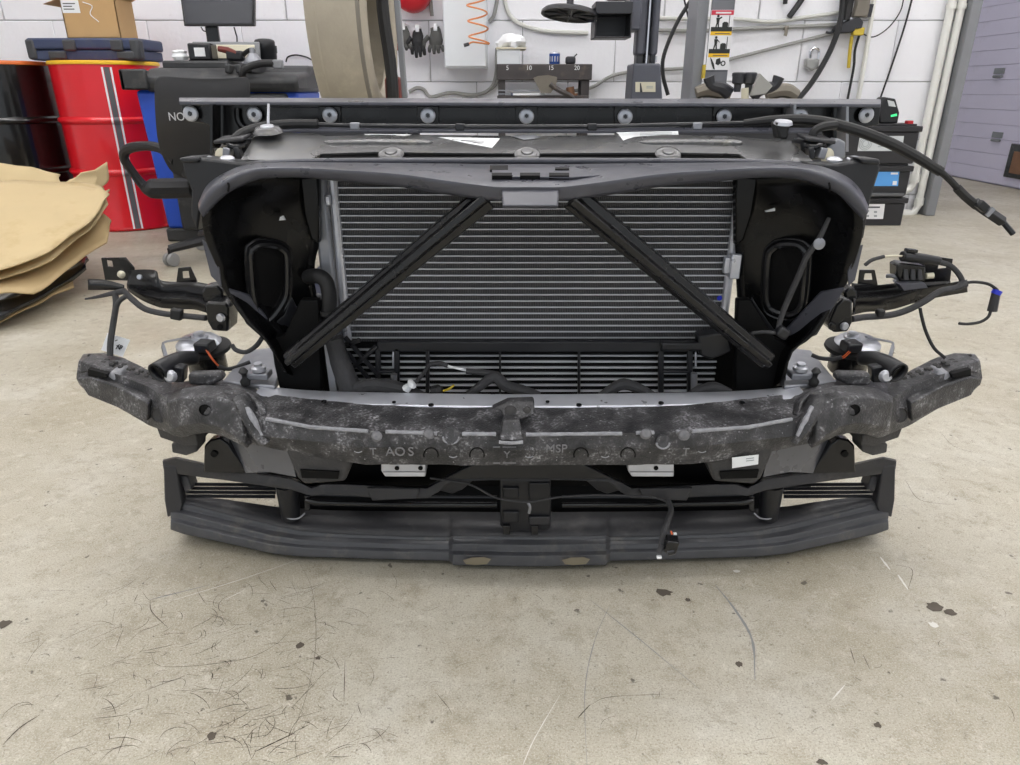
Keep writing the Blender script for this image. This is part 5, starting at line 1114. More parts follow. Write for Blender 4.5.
# shoulder ridges and lumps
def lump(pts, m='foam', th=.03, bev=.006, name='foam_block', disp=.003):
    return MB().prism([P(*q) for q in pts], (0, th, 0)).build(name, m, fo, bevel=bev, seg=3)
def rlump(path, r, m='foam', flat=.7, name='foam_ridge', n=12):
    return MB().tube([P(*q) for q in path], r, n, 6, flat=flat).build(name, m, fo, disp=.0025, dscale=.02)
for s in (-1, 1):
    def M(l): return l if s < 0 else mir(l)
    rlump(M([(241, 399, 1.03), (248, 412, 1.012), (258, 430, .998), (266, 443, .993)]), [.016, .014, .013, .008])
    rlump(M([(215, 396, 1.05), (228, 393, 1.05), (243, 394, 1.05), (258, 402, 1.04), (264, 416, 1.01)]), [.006, .008, .009, .008, .005])
    rlump(M([(247, 407, 1.006), (254, 420, .992), (262, 436, .984)]), [.003, .004, .003], 'foam_scuff_shine', .6, 'scuffed_edge')
    # faceted shoulder
    MB().loft([[P(*q) for q in M(r)] for r in (
        [(168, 399, 1.08), (185, 391, 1.08), (205, 388, 1.08), (225, 389, 1.075), (244, 396, 1.055)],
        [(169, 404, 1.056), (184, 400, 1.04), (204, 398, 1.03), (222, 399, 1.026), (243, 408, 1.014)],
        [(172, 428, 1.05), (186, 423, 1.034), (204, 421, 1.022), (222, 425, 1.014), (246, 440, 1.002)],
        [(182, 436, 1.058), (196, 432, 1.044), (210, 430, 1.034), (226, 434, 1.026), (250, 446, 1.01)])], 4, 4, False, False).build('foam_shoulder', 'foam', fo, disp=.0012, dscale=.02, solid=.012, bevel=.002, ang=28)
    for x, y, d, r_ in ((205.5, 409.5, 1.025, .0085), (160, 415, 1.09, .012), (118, 400, 1.136, .007)):
        MB().lathe([(r_*.05, 0), (r_, 0), (r_*1.1, .003)], P((x if s < 0 else 1059-x), y, d-.006), (0, -1, .15), n=16, cap=False).build('foam_socket', 'void' if x == 205.5 else 'foam_side', fo)
    # stepped blocks of the wing
    lump(M([(187, 374, 1.10), (220, 373, 1.10), (224, 380, 1.10), (210, 386, 1.10), (188, 386, 1.10)]), th=.02)
    lump(M([(76.5, 379, 1.155), (90, 377, 1.145), (116, 386, 1.12), (148, 403, 1.085), (147, 422, 1.09), (120, 409, 1.12), (88, 396, 1.15)]), th=.06, bev=.003)
    lump(M([(80, 361, 1.175), (101, 369, 1.155), (108, 371, 1.15), (108, 376, 1.15), (92, 371, 1.16), (80, 374, 1.175)]), th=.04, bev=.003)
    lump(M([(104, 374, 1.145), (120, 370, 1.145), (122, 378, 1.14), (114, 382, 1.14)]), 'foam_scuff_shine', th=.03, bev=.004)
    MB().prism([P(*q) for q in M([(88, 369, 1.15), (107, 374, 1.135), (106, 378.5, 1.135), (88, 376, 1.15)])], (0, .01, 0)).build('foam_slot', 'void', fo, smooth=False)
    lump(M([(156, 427, 1.10), (196, 434, 1.06), (198, 446, 1.06), (184, 446, 1.08), (172, 442, 1.09), (160, 438, 1.10)]), 'foam_side', th=.05, bev=.003)
    lump(M([(171, 444, 1.10), (197, 437, 1.08), (197, 452, 1.08), (186, 456, 1.09), (172, 453, 1.10)]), 'foam_side', th=.04, bev=.003)
    # lower foam foot
    lump(M([(278, 434, .993), (300, 432, .993), (345, 438, .985), (354, 448, .985), (353, 461, .987), (345, 482, .99), (304, 485, .993), (297, 478, .993)]), 'foam_side', th=.06, bev=.006, name='foam_foot')
    MB().prism([P(*q) for q in M([(300, 470, .988), (339, 472, .984), (338, 479, .984), (302, 478, .988)])], (0, .004, 0)).build('foot_recess', 'void', fo, smooth=False)
    # top pads with dimples
    for k in range(9):
        for r_ in (0, 1):
            x = 90+8.5*k+5*r_; y = 355.5+k*2.3+r_*4.5+(2 if k > 4 else 0)
            if y > 380: continue
            MB().box(P((x if s < 0 else 1059-x), y, 1.222-.0125*k-r_*.024), (.0075, .006, .004), (0, -.25*s, 0)).build('foam_nub', 'foam_side', fo, bevel=.001)
    for k in range(7):
        x = 128+9*k; y = 396+4.2*k
        if x > 165: continue
        MB().box(P((x if s < 0 else 1059-x), y, 1.128-.011*k), (.0065, .004, .006), (0, 0, 0)).build('foam_nub', 'foam_side', fo, bevel=.001)
for x0, y0 in ((377, 434), (429, 432), (646, 432), (684, 433)):
    MB().lathe([(.0005, .004), (.006, .003), (.0085, 0)], P(x0, y0+2, .953), (0, -1, .5), n=12).build('foam_boss', 'foam_boss', fo, disp=.0015, dscale=.01)
for x0, y0, r_ in ((451, 434, .0135), (663, 440, .011)):
    MB().lathe([(.004, .002), (r_*.6, .003), (r_, .003), (r_*1.05, -.003)], P(x0, y0+2, .952), (0, -1, .35), n=20).build('foam_dish', 'foam', fo, disp=.001, dscale=.01, ang=60)
    MB().tube([P(x0+math.cos(a)*r_*600, y0+3+math.sin(a)*r_*500, .947) for a in [math.pi*k/8 for k in range(9)]], .0016, 6, 2).build('scuffed_arc', 'foam_scuff_shine', fo)
def arc(x0, y0, r_, a0, a1, m='void', wd=.0012, d=.9475):
    MB().tube([P(x0+math.cos(a)*r_, y0-math.sin(a)*r_, d) for a in [a0+(a1-a0)*k/10 for k in range(11)]], wd, 6, 2).build('moulded_arc', m, fo)
for x0 in (431, 477, 581, 628): arc(x0, 455, 7.2, -.3, math.pi+.3); 
for x0 in (453, 529, 605, 358, 702):
    arc(x0, 451 if 400 < x0 < 650 else 446, 6.5, 0, 6.283, 'foam_side', .0008, .9485 if 400 < x0 < 650 else .957); arc(x0, 451 if 400 < x0 < 650 else 446, 6.5, -2.2, -.9, 'foam_scuff_shine', .0009, .948 if 400 < x0 < 650 else .9565)
def ftext(s_, px, py, size, d=.947): return text(s_, size, P(px, py, d), (math.pi/2-.0, 0, 0), 'foam_letter', fo, 'moulded_lettering', .0008)
ftext('T', 373, 452, .017, .956); ftext('A', 390, 452, .021, .953); ftext('O', 400, 452, .021, .952); ftext('S', 411, 452, .021, .951)
ftext('MSP', 556.5, 449, .019); ftext('T', 686, 452, .017, .954); ftext('Y', 507, 455, .016)
for x0, x1 in ((493, 500), (502.5, 516)):
    for a, b in (((x0, 447), (x1, 447)), ((x1, 447), (x1, 463)), ((x1, 463), (x0, 463)), ((x0, 463), (x0, 447))):
        MB().tube([P(a[0], a[1], .949), P(b[0], b[1], .951 if b[1] > 450 else .949)], .0006, 5, 1).build('moulded_frame', 'foam_scuff_shine' if a[1] == b[1] else 'foam_side', fo)
MB().prism([P(x, y, .982) for x, y in ((732, 457.5), (758.5, 454.5), (758, 464), (732, 468))], (0, -.001, 0)).build('sticker', 'paper', fo, smooth=False)
for k in range(2): MB().prism([P(x, y, .9805) for x, y in ((746, 458.4+2.2*k), (754, 457.4+2.2*k), (754, 458.2+2.2*k), (746, 459.2+2.2*k))], (0, -.0004, 0)).build('sticker_print', 'label_line', fo, smooth=False)
# centre bracket on the foam
cb_ = MB().prism([P(*q) for q in ((491, 409, .99), (508, 401, 1.0), (534, 400, 1.0), (535, 414, .985), (528, 417, .98), (522, 419, .975), (504, 418, .975), (500, 411, .985))], (0, .02, -.002)).build('centre_bracket', 'foam', fo, bevel=.003)
for x in (510.5, 527): MB().lathe([(.009 if x < 520 else .006, 0), (.008 if x < 520 else .005, .004), (.003, .005)], P(x, 411 if x < 520 else 410, .978), (0, -1, .2), n=14).build('bracket_bolt', 'foam_side', fo, ang=45)
MB().prism([P(*q) for q in ((503, 420, .958), (519, 420, .958), (523, 441, .943), (499, 441, .943))], (0, .02, 0)).build('centre_wedge', 'foam', fo, bevel=.003)
MB().tube([P(499, 442, .943), P(511, 443, .942), P(523, 442, .943)], .0028, 7, 3).build('wedge_edge', 'foam_scuff_shine', fo)

# --- film sheets and black tow brackets beside the foam feet
for s in (-1, 1):
    def M(l): return l if s < 0 else mir(l)
    bk_ = MB().prism([P(x, y, 1.10) for x, y in M([(203, 473, 0), (204, 446, 0), (210, 440, 0), (220, 438, 0), (228, 444, 0), (247, 474, 0)]) for _ in (0,)] if False else [P(q[0], q[1], 1.10) for q in M([(203, 473), (204, 446), (210, 440), (220, 438), (228, 444), (247, 474)])], (0, .02, 0)).build('tow_bracket', 'plastic_gloss', RT, bevel=.003)
    MB().lathe([(.0005, .001), (.006, .001), (.006, 0)], P(214 if s < 0 else 845, 454, 1.098), (0, -1, 0), n=14).build('bracket_hole', 'void', bk_)
    MB().prism([P(*q) for q in M([(226, 440, 1.115), (250, 440, 1.105), (288, 445, 1.06), (296, 477, 1.06), (270, 472, 1.07), (246, 473, 1.10)])], (0, .003, 0)).build('film_sheet', 'film', RT, bevel=.0)
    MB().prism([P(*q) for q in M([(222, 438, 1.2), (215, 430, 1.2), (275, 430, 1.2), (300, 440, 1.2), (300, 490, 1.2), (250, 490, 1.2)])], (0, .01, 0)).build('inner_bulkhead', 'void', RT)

# --- lower grille frame and splitter
UT = sym([(163, 462, 1.155), (176, 459, 1.15), (226, 470, 1.12), (260, 475, 1.105), (293, 480, 1.09), (312, 489, 1.08), (324, 485, 1.075), (345, 485, 1.072), (390, 487, 1.066), (428, 489, 1.062), (438, 483, 1.058), (450, 478, 1.05), (490, 477.5, 1.048), (529.5, 477.5, 1.047)])
UB = sym([(164, 469, 1.155), (180, 474, 1.15), (226, 480, 1.118), (260, 485, 1.10), (293, 490, 1.086), (312, 496, 1.075), (324, 494, 1.07), (345, 495, 1.068), (390, 499, 1.062), (428, 498, 1.058), (438, 492, 1.054), (450, 482, 1.047), (490, 480, 1.045), (529.5, 480, 1.044)])
UK = [(x, y-1.5, d+.045) for x, y, d in UT]
uf = MB().loft([QL(UK), QL(UT), QL(UB)], 4, 2, False, False).build('grille_frame', 'plastic_dusty', RT, solid=.004, bevel=.001)
for s in (-1, 1):
    def M(l): return l if s < 0 else mir(l)
    MB().prism([P(*q) for q in M([(163, 465, 1.15), (176, 466, 1.148), (183, 505, 1.145), (180, 512, 1.14), (167, 518, 1.14), (164, 500, 1.145)])], (0, .02, 0)).build('end_post', 'plastic_dusty', uf, bevel=.003)
    MB().prism([P(*q) for q in M([(179, 475, 1.16), (187, 476, 1.155), (192, 490, 1.15), (184, 492, 1.15)])], (0, .03, 0)).build('end_rib', 'plastic_dusty', uf, bevel=.003)
    # fanned blades
    for k in range(4):
        y0 = 482.5+3.9*k; x0 = 188-2.2*k; x1 = 277-.6*k
        MB().prism([P(*q) for q in M([(x0, y0+.6, 1.17), (x1, y0+1.2, 1.14), (x1, y0+4.3, 1.135), (x0-1, y0+3.6, 1.165)])], (0, .002, .0005)).build('shutter_blade', 'plastic', uf, bevel=.0008)
    # round pillar
    c0 = P(290 if s < 0 else 769-.0, 486, 1.10); c1 = P(291 if s < 0 else 768, 518, 1.085)
    MB().tube([P(287 if s < 0 else 772, 484, 1.11), P(291 if s < 0 else 768, 517, 1.115)], [.021, .017], 18, 2).build('frame_pillar', 'plastic', uf)
    arcp = [(281, 511, 1.105), (284, 516, 1.10), (291, 519, 1.097), (299, 518, 1.098), (305, 513, 1.103)]
    MB().tube([P(*q) for q in M(arcp)], .0014, 6, 3).build('pillar_bead', 'foam_scuff_shine', uf)
    # glossy cross tubes
    MB().tube([P(*q) for q in M([(306, 500, 1.10), (315, 502, 1.098), (330, 503, 1.098), (400, 504.5, 1.096), (497, 505, 1.095)])], [.0045, .0065, .005, .005, .005], 10, 3).build('cross_tube', 'plastic_gloss', uf)
    MB().tube([P(*q) for q in M([(306, 494, 1.11), (400, 496.5, 1.108), (497, 497, 1.108)])], .003, 8, 2).build('cross_rod', 'plastic', uf)
    MB().prism([P(*q) for q in M([(304, 496, 1.105), (310, 496, 1.105), (310, 511, 1.1), (304, 511, 1.1)])], (0, .01, 0)).build('tube_socket', 'plastic_gloss', uf, bevel=.002)
    MB().prism([P(*q) for q in M([(437, 490, 1.06), (452, 479, 1.05), (474, 480, 1.06), (462, 490, 1.07), (452, 494, 1.07)])], (0, .01, 0)).build('arch_gusset', 'plastic_dusty', uf, bevel=.002)
    MB().prism([P(*q) for q in M([(366, 488, 1.056), (420, 489, 1.052), (416, 499, 1.05), (372, 501, 1.053)])], (0, .006, 0)).build('frame_pad', 'plastic_dusty', uf, bevel=.002)
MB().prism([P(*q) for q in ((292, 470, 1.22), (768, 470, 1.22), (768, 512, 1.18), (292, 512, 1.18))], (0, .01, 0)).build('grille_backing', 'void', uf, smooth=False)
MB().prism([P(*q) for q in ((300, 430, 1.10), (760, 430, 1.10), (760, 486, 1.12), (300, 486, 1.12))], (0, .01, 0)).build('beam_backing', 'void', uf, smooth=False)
MB().prism([P(*q) for q in ((445, 479, 1.035), (475, 464, 1.02), (582, 464, 1.02), (612, 479, 1.035)) ], (0, .012, 0)).build('centre_web', 'plastic', uf, bevel=.002)
# centre support
cs = MB().prism([P(*q) for q in ((500, 480, 1.045), (551, 480, 1.045), (551, 528, 1.065), (545, 531, 1.067), (505, 531, 1.067), (500, 526, 1.065))], (0, .015, 0)).build('centre_support', 'plastic', RT, bevel=.003)
for x0, x1, y0, y1 in ((503, 519, 487, 497), (503, 519, 511, 522), (529, 550, 482, 499), (529, 550, 516, 524)):
    MB().prism([P(x, y, 1.044+.0004*(y-480)) for x, y in ((x0, y0), (x1, y0), (x1, y1), (x0, y1))], (0, -.004, 0)).build('support_pad', 'plastic_dusty' if y0 > 505 and x0 > 520 else 'plastic', cs, bevel=.003)
for x in (506, 534): MB().prism([P(*q) for q in ((x-3, 524, 1.062), (x+4, 524, 1.062), (x+4, 533, 1.064), (x-3, 533, 1.064))], (0, -.006, 0)).build('clip_foot', 'plastic_gloss', cs, bevel=.001)
wr = MB().tube([P(430, 478, 1.03), (P(468, 484, 1.04)), P(492, 496, 1.04), P(505, 500, 1.034), P(530, 502, 1.03), P(560, 497, 1.034), P(600, 495, 1.04), P(650, 497, 1.045), P(670, 503, 1.04)], .0018, 7, 5).build('sensor_wire', 'tape', RT)
MB().tube([P(528, 503, 1.03), P(530, 507, 1.028), P(529, 513, 1.03)], .0025, 6, 3).build('wire_clip', 'alu_dull', wr)
# tray and ribbed lip
def zrow(l): return [P(x, y, z=z) for x, y, z in l]
XS = [171, 184, 205, 226, 249, 272, 300, 330, 370, 410, 440, 449.5, 453.5, 470, 529.5]
LIPY = [  # pixel heights of the edges of tray, two ribs and lip, from tray back to lip bottom
    [(171, 494), (184, 496), (226, 500), (272, 507), (330, 511), (410, 512), (529.5, 513)],
    [(171, 503), (184, 503.5), (226, 514), (272, 525), (300, 530.5), (330, 533.5), (410, 536.5), (529.5, 538.5)],
    [(171, 509), (184, 509.5), (226, 519.5), (272, 530.5), (300, 535.5), (330, 537.5), (410, 540), (529.5, 542)],
    [(171, 513), (184, 514.5), (226, 525.5), (272, 536), (300, 540), (330, 542), (410, 544.5), (529.5, 546.5)],
    [(171, 518), (184, 520), (226, 531), (272, 541), (300, 544.5), (330, 546.5), (410, 549), (529.5, 551)],
    [(171, 521.5), (184, 524.5), (226, 535.5), (272, 545), (300, 548), (330, 550), (410, 552.5), (529.5, 554.5)],
    [(171, 529), (184, 533.5), (226, 542.5), (272, 553), (300, 556), (330, 557), (410, 559.5), (529.5, 562)]]
STEP = [0, -1.5, -1.8, -1.0, 1.0, 2.0, 4.0]
def tan_y(y): return math.tan(TH+math.atan((y-CY)/F))
prof_ = []
for x in XS:
    ys = []
    for r_, st in zip(LIPY, STEP):
        for a, b in zip(r_, r_[1:]):
            if a[0] <= x <= b[0]: ys.append(a[1]+(b[1]-a[1])*(x-a[0])/(b[0]-a[0])+(st if x > 450 else 0)); break
    z = .034-.014*min(1, (x-171)/120.0); Y = (H-z)/tan_y(ys[6]); col = [(x, ys[6], Y)]
    for k, y in ((5, ys[5]), (4, ys[4]), (3, ys[3]), (2, ys[2]), (1, ys[1]), (0, ys[0])):
        if k in (5, 3, 1): Y += .003; z = H-Y*tan_y(y)          # upright face
        else: z = z+.0015 if k else .082-.020*min(1, (x-171)/120.0); Y = (H-z)/tan_y(y)      # shelf
        col.append((x, y, Y))
    prof_.append(col[::-1])
rows = [QL(sym([c_[k] for c_ in prof_])) for k in range(7)]
und = [p+Vector((0, .03, -.006)) for p in rows[-1]]; und2 = [Vector((p.x*.97+.001, p.y+.14, .0)) for p in rows[-1]]
sp = MB().loft(rows[1:], 2, 2, False, False).build('splitter', 'splitter_grey', RT, solid=.0035, bevel=.001, ang=30)
MB().loft(rows[:2], 2, 2, False, False).build('splitter_tray', 'plastic_dusty', sp, solid=.0035)
MB().loft([rows[-1], und, und2], 2, 1, False, False).build('undertray', 'plastic', sp, solid=.003)
for x in (478, 577):
    MB().prism([P(*q) for q in ((x-14, 557, 1.0), (x+12, 557, 1.0), (x+8, 566, 1.0), (x-12, 565, 1.0))] if False else [P(a, b, 1.026) for a, b in ((x-15, 560), (x-6, 557.5), (x+6, 557), (x+13, 559), (x+9, 564), (x-3, 565), (x-12, 564))], (0, -.0006, 0)).build('dust_patch', 'dust', sp, smooth=False)

# hanging connector on the splitter
hg = MB().tube([P(668, 500, 1.04), P(671, 510, 1.02), P(668, 520, .995), P(664, 532, .975), P(661, 545, .965)], .005, 8, 5).build('hanging_lead', 'tape', RT)
MB().box(P(671, 544, .958), (.02, .018, .026), (.2, .1, 0)).build('plug_body', 'plastic_gloss', hg, bevel=.002)
MB().cyl(P(667, 552, .955), P(674, 550, .955), .007, 10).build('plug_ring', 'plastic', hg)
MB().tube([P(671, 531, .972), P(672, 536, .965), P(669, 541, .962)], .0013, 6, 3).build('plug_wire', 'orange_wire', hg)
MB().tube([P(673, 533, .97), P(676, 538, .964), P(674, 542, .962)], .0013, 6, 3).build('plug_wire', 'orange_wire', hg)
MB().box(P(675, 534, .966), (.005, .004, .003)).build('plug_clip', 'paper', hg)
MB().cyl(P(662, 545, .962), P(659, 553, .957), .005, 8).build('bulb_holder', 'tape', hg); MB().box(P(659, 557, .955), (.008, .006, .0045)).build('bulb_tip', 'paper', hg, bevel=.001)

# --- fender brackets, harness, horns
def strip(rows, name, m, parent, th=.0025): return MB().loft([QL(r) for r in rows], 5, 1, True, False).build(name, m, parent, solid=th, bevel=.0)
# left bracket
lb_ = strip([[(130, 270, 1.33), (145, 269.5, 1.32), (156, 271, 1.315), (160, 280, 1.31), (177, 282, 1.30), (195, 282, 1.29), (212, 285, 1.28)],
             [(127, 285, 1.33), (142, 289, 1.32), (156, 291, 1.31), (164, 293, 1.305), (180, 293, 1.30), (195, 295, 1.29), (212, 300, 1.28)],
             [(127, 288, 1.28), (142, 294, 1.27), (156, 298, 1.265), (164, 299, 1.26), (180, 299, 1.25), (195, 301, 1.24), (208, 307, 1.23)],
             [(129, 291, 1.28), (142, 300, 1.27), (156, 306, 1.265), (164, 308, 1.26), (180, 309, 1.25), (195, 309.5, 1.24), (208, 313, 1.23)]], 'fender_bracket', 'steel_black', RT)
def frame_plate(outer, inner, Y, th, name, m, parent): return MB().ringplate([P(x, y, Y) for x, y in outer], [P(x, y, Y) for x, y in inner], (0, th, 0)).build(name, m, parent, bevel=.0008)
frame_plate([(101, 258), (125, 257.5), (134, 268), (134, 281), (105, 280)], [(106, 260), (112, 261), (113, 267), (112, 267), (107, 266.5)], 1.34, .004, 'bracket_plate', 'steel_black', lb_)
frame_plate([(176, 283), (178, 268), (190, 267), (197, 282)], [(182.5, 278.5), (182, 271.5), (188.5, 271), (189.5, 278)], 1.30, .004, 'bracket_tab', 'steel_black', lb_)
strip([[(88, 279, 1.27), (103, 279.5, 1.27), (118, 283, 1.27), (124, 285, 1.27)], [(88.5, 290, 1.265), (103, 290, 1.265), (116, 290, 1.265), (124, 289, 1.265)]], 'bracket_blade', 'steel_black', lb_, .003)
MB().lathe([(.002, 0), (.006, .002), (.0075, .006), (.005, .012), (.002, .013)], P(123, 274, 1.31), (0, -1, .1), n=12).build('plastic_plug', 'cream', lb_, ang=60)
MB().lathe([(.005, 0), (.0045, .004), (.002, .004)], P(140, 277, 1.31), (0, -1, .2), n=10).build('bracket_bolt', 'zinc', lb_, ang=45)
MB().prism([P(x, y, 1.20) for x, y in ((204, 304), (208, 302), (226, 303), (229, 308), (228, 332), (212, 331), (207, 322))], (0, .05, 0)).build('bracket_foot', 'steel_black', lb_, bevel=.004)
MB().prism([P(x, y, 1.24) for x, y in ((201, 292), (205, 286), (216, 285), (223, 291), (222, 303), (203, 303))], (0, .03, 0)).build('bracket_heel', 'steel_black', lb_, bevel=.004)
MB().lathe([(.008, 0), (.008, .002), (.006, .006), (.002, .006)], P(221, 317.5, 1.198), (0, -1, 0), n=14).build('bracket_bolt', 'zinc', lb_, ang=45)
MB().lathe([(.005, 0), (.005, .001), (.001, .001)], P(220, 327, 1.198), (0, -1, 0), n=12).build('bracket_hole', 'void', lb_)
hl = MB().tube([P(124, 291, 1.26), P(133, 300, 1.25), P(145, 309, 1.245), P(160, 313, 1.24), P(175, 315, 1.235), P(206, 318, 1.22)], .0055, 9, 5).build('wiring_harness', 'tape', RT)
MB().tube([P(85, 299, 1.26), P(97, 297, 1.26), P(112, 293.5, 1.26), P(125, 291, 1.26)], [.0015, .003, .0045, .006], 7, 4).build('frayed_end', 'tape', hl)
MB().tube([P(115, 293, 1.26), P(116, 305, 1.25), P(113, 325, 1.235), P(110.5, 342, 1.22), P(110, 356, 1.21)], .0055, 8, 5).build('harness_branch', 'tape', hl)
MB().tube([P(126, 296, 1.25), P(118, 303, 1.245), P(114, 318, 1.238)], .0045, 8, 4).build('harness_branch', 'tape', hl)
MB().prism([P(*q) for q in ((107.5, 333, 1.24), (130, 340, 1.24), (122.5, 357, 1.23), (101, 350, 1.23))], (0, .0008, 0)).build('paper_tag', 'paper', hl, smooth=False)
for l_ in (((116, 349), (118, 345.5), (116.5, 346)), ((119, 349), (118.5, 345), (120.5, 345.5), (119.5, 349.5)), ((121, 345.5), (122.5, 346), (121, 348.5)), ((115, 341), (117.5, 340))):
    MB().tube([P(a_, b_, 1.231) for a_, b_ in l_], .0009, 5, 2).build('tag_scribble', 'tag_text', hl)
MB().box(P(177, 314, 1.228), (.02, .016, .02), (0, .2, 0)).build('harness_clip', 'rubber', hl, bevel=.003)
# right bracket
rb_ = strip([[(852, 283, 1.28), (862, 284, 1.29), (878, 285, 1.30), (898, 283, 1.31), (925, 282, 1.32), (950, 281, 1.34)],
             [(852, 293, 1.28), (862, 294, 1.29), (878, 294, 1.30), (898, 292, 1.31), (925, 289, 1.32), (950, 284, 1.34)],
             [(853.5, 300, 1.23), (865, 298, 1.24), (880, 298, 1.25), (895, 296.5, 1.26), (924, 288.5, 1.27), (967, 280, 1.29)],
             [(852.5, 315, 1.23), (865, 312, 1.24), (880, 311, 1.25), (895, 308.5, 1.26), (924, 300, 1.27), (967, 292, 1.29)]], 'fender_bracket', 'steel_black', RT)
frame_plate([(858, 285), (860, 270), (875, 270), (878, 285)], [(864, 280), (865, 273.5), (872, 273.5), (873, 280)], 1.30, .004, 'bracket_tab', 'steel_black', rb_)
frame_plate([(916, 283), (918, 262), (938, 257), (953, 259), (950, 283)], [(938, 269), (939, 264), (941, 263), (948, 263), (947, 268)], 1.34, .004, 'bracket_plate', 'steel_black', rb_)
MB().prism([P(x, y, 1.20) for x, y in ((836, 305), (845, 298), (853, 301), (853, 322), (848, 332), (834, 333), (828, 325))], (0, .05, 0)).build('bracket_foot', 'steel_black', rb_, bevel=.004)
MB().prism([P(x, y, 1.24) for x, y in ((844, 292), (852, 286), (858, 292), (857, 304), (846, 303))], (0, .03, 0)).build('bracket_heel', 'steel_black', rb_, bevel=.004)
for x, y in ((844, 326), (832, 326)): MB().lathe([(.0075, 0), (.0075, .002), (.005, .006), (.002, .006)], P(x, y, 1.198), (0, -1, 0), n=14).build('bracket_bolt', 'zinc' if x > 840 else 'steel_black', rb_, ang=45)
MB().tube([P(887, 276, 1.29), P(893, 276, 1.28), P(897, 279, 1.28), P(894, 282, 1.28)], .004, 7, 4).build('bracket_hook', 'alu_dull', rb_)
hr = MB().tube([P(852, 319, 1.21), P(865, 317, 1.22), P(880, 316, 1.225), P(895, 314, 1.23), P(910, 309, 1.235), P(925, 301, 1.24), P(941, 291, 1.25), P(955, 288, 1.26), P(966, 284, 1.265)], .006, 9, 5).build('wiring_harness', 'tape', RT)
MB().tube([P(958, 287, 1.26), P(962, 281, 1.265), P(957, 272, 1.27), P(949, 265, 1.275), P(938, 262, 1.28)], .005, 8, 5).build('harness_branch', 'tape', hr)
MB().tube([P(964, 283, 1.265), P(975, 282, 1.262), P(988, 284, 1.26), P(996, 289, 1.258), P(998, 292, 1.258)], .0028, 7, 5).build('thin_lead', 'rubber', hr)
MB().cyl(P(998, 290, 1.258), P(995.5, 294, 1.258), .0085, 12).build('blue_seal', 'blue_bit', hr)
MB().tube([P(996, 293, 1.258), P(994, 302, 1.256), P(992, 311, 1.255)], [.0075, .008, .0085], 9, 2).build('inline_plug', 'plastic_dusty', hr)
MB().tube([P(991, 310, 1.255), P(988, 317, 1.25), P(980, 322, 1.25), P(968, 324, 1.25), P(959, 323.5, 1.25)], .0028, 7, 5).build('thin_lead', 'rubber', hr)
MB().tube([P(920, 308, 1.235), P(922, 318, 1.23), P(926, 332, 1.225), P(934, 348, 1.215), P(945, 358, 1.205)], .003, 7, 5).build('thin_lead', 'rubber', hr)
c1 = MB().tube([P(902, 256, 1.27), P(918, 258, 1.272), P(939, 261, 1.275)], [.012, .0115, .010], 8, 2, flat=.85).build('plug_body', 'plastic', hr, bevel=.002)
MB().box(P(911, 250.5, 1.268), (.02, .012, .006), (0, .1, 0)).build('plug_latch', 'plastic_gloss', hr, bevel=.001)
MB().tube([P(865, 265, 1.26), P(872, 260, 1.262), P(884, 256.5, 1.265)], .0035, 8, 4).build('thin_lead', 'tape', hr)
MB().tube([P(884, 256.5, 1.265), P(893, 256, 1.268), P(903, 256, 1.27)], .002, 6, 3).build('bare_wire', 'cream', hr)
MB().prism([P(x, y, 1.27) for x, y in ((897, 265), (902, 263), (926, 266), (926, 282), (902, 283), (897, 276))], (0, .03, 0)).build('relay_body', 'plastic_gloss', hr, bevel=.003)
for x in (904, 911, 918): MB().prism([P(*q) for q in ((x, 269, 1.268), (x+4, 269.5, 1.268), (x+5, 280, 1.264), (x, 280, 1.264))], (0, .004, 0)).build('relay_fin', 'plastic_dusty', hr, bevel=.001)
MB().prism([P(x, y, 1.255) for x, y in ((899, 284), (925, 283), (928, 288), (904, 291))], (0, .02, 0)).build('relay_base', 'plastic_satin', hr, bevel=.001)
MB().tube([P(926, 276, 1.275), P(933, 275.5, 1.275)], .0055, 8, 1).build('white_plug', 'cream', hr)
MB().box(P(880, 313, 1.222), (.014, .014, .014)).build('harness_clip', 'rubber', hr, bevel=.003)
# cable over the right duct
dc_ = MB().tube([P(829, 218, 1.08), P(822, 233, 1.075), P(815, 245, 1.075), P(806, 258, 1.08), P(799, 275, 1.085), P(790, 295, 1.09), P(782, 315, 1.09), P(778, 328, 1.09)], [.003, .004, .0045, .0045, .005, .005, .0045, .004], 8, 5).build('duct_cable', 'tape', RT)
MB().lathe([(.003, 0), (.008, .001), (.009, .005), (.003, .007)], P(818, 243.5, 1.075), (0, -1, .1), n=14).build('cable_clip', 'alu_dull', dc_, ang=50)
MB().box(P(782, 332, 1.085), (.02, .02, .018), (0, .5, 0)).build('cable_plug', 'plastic', dc_, bevel=.004)
MB().tube([P(776, 333, 1.085), P(765, 332, 1.09), P(752, 333, 1.10)], .003, 7, 3).build('plug_lead', 'tape', dc_)
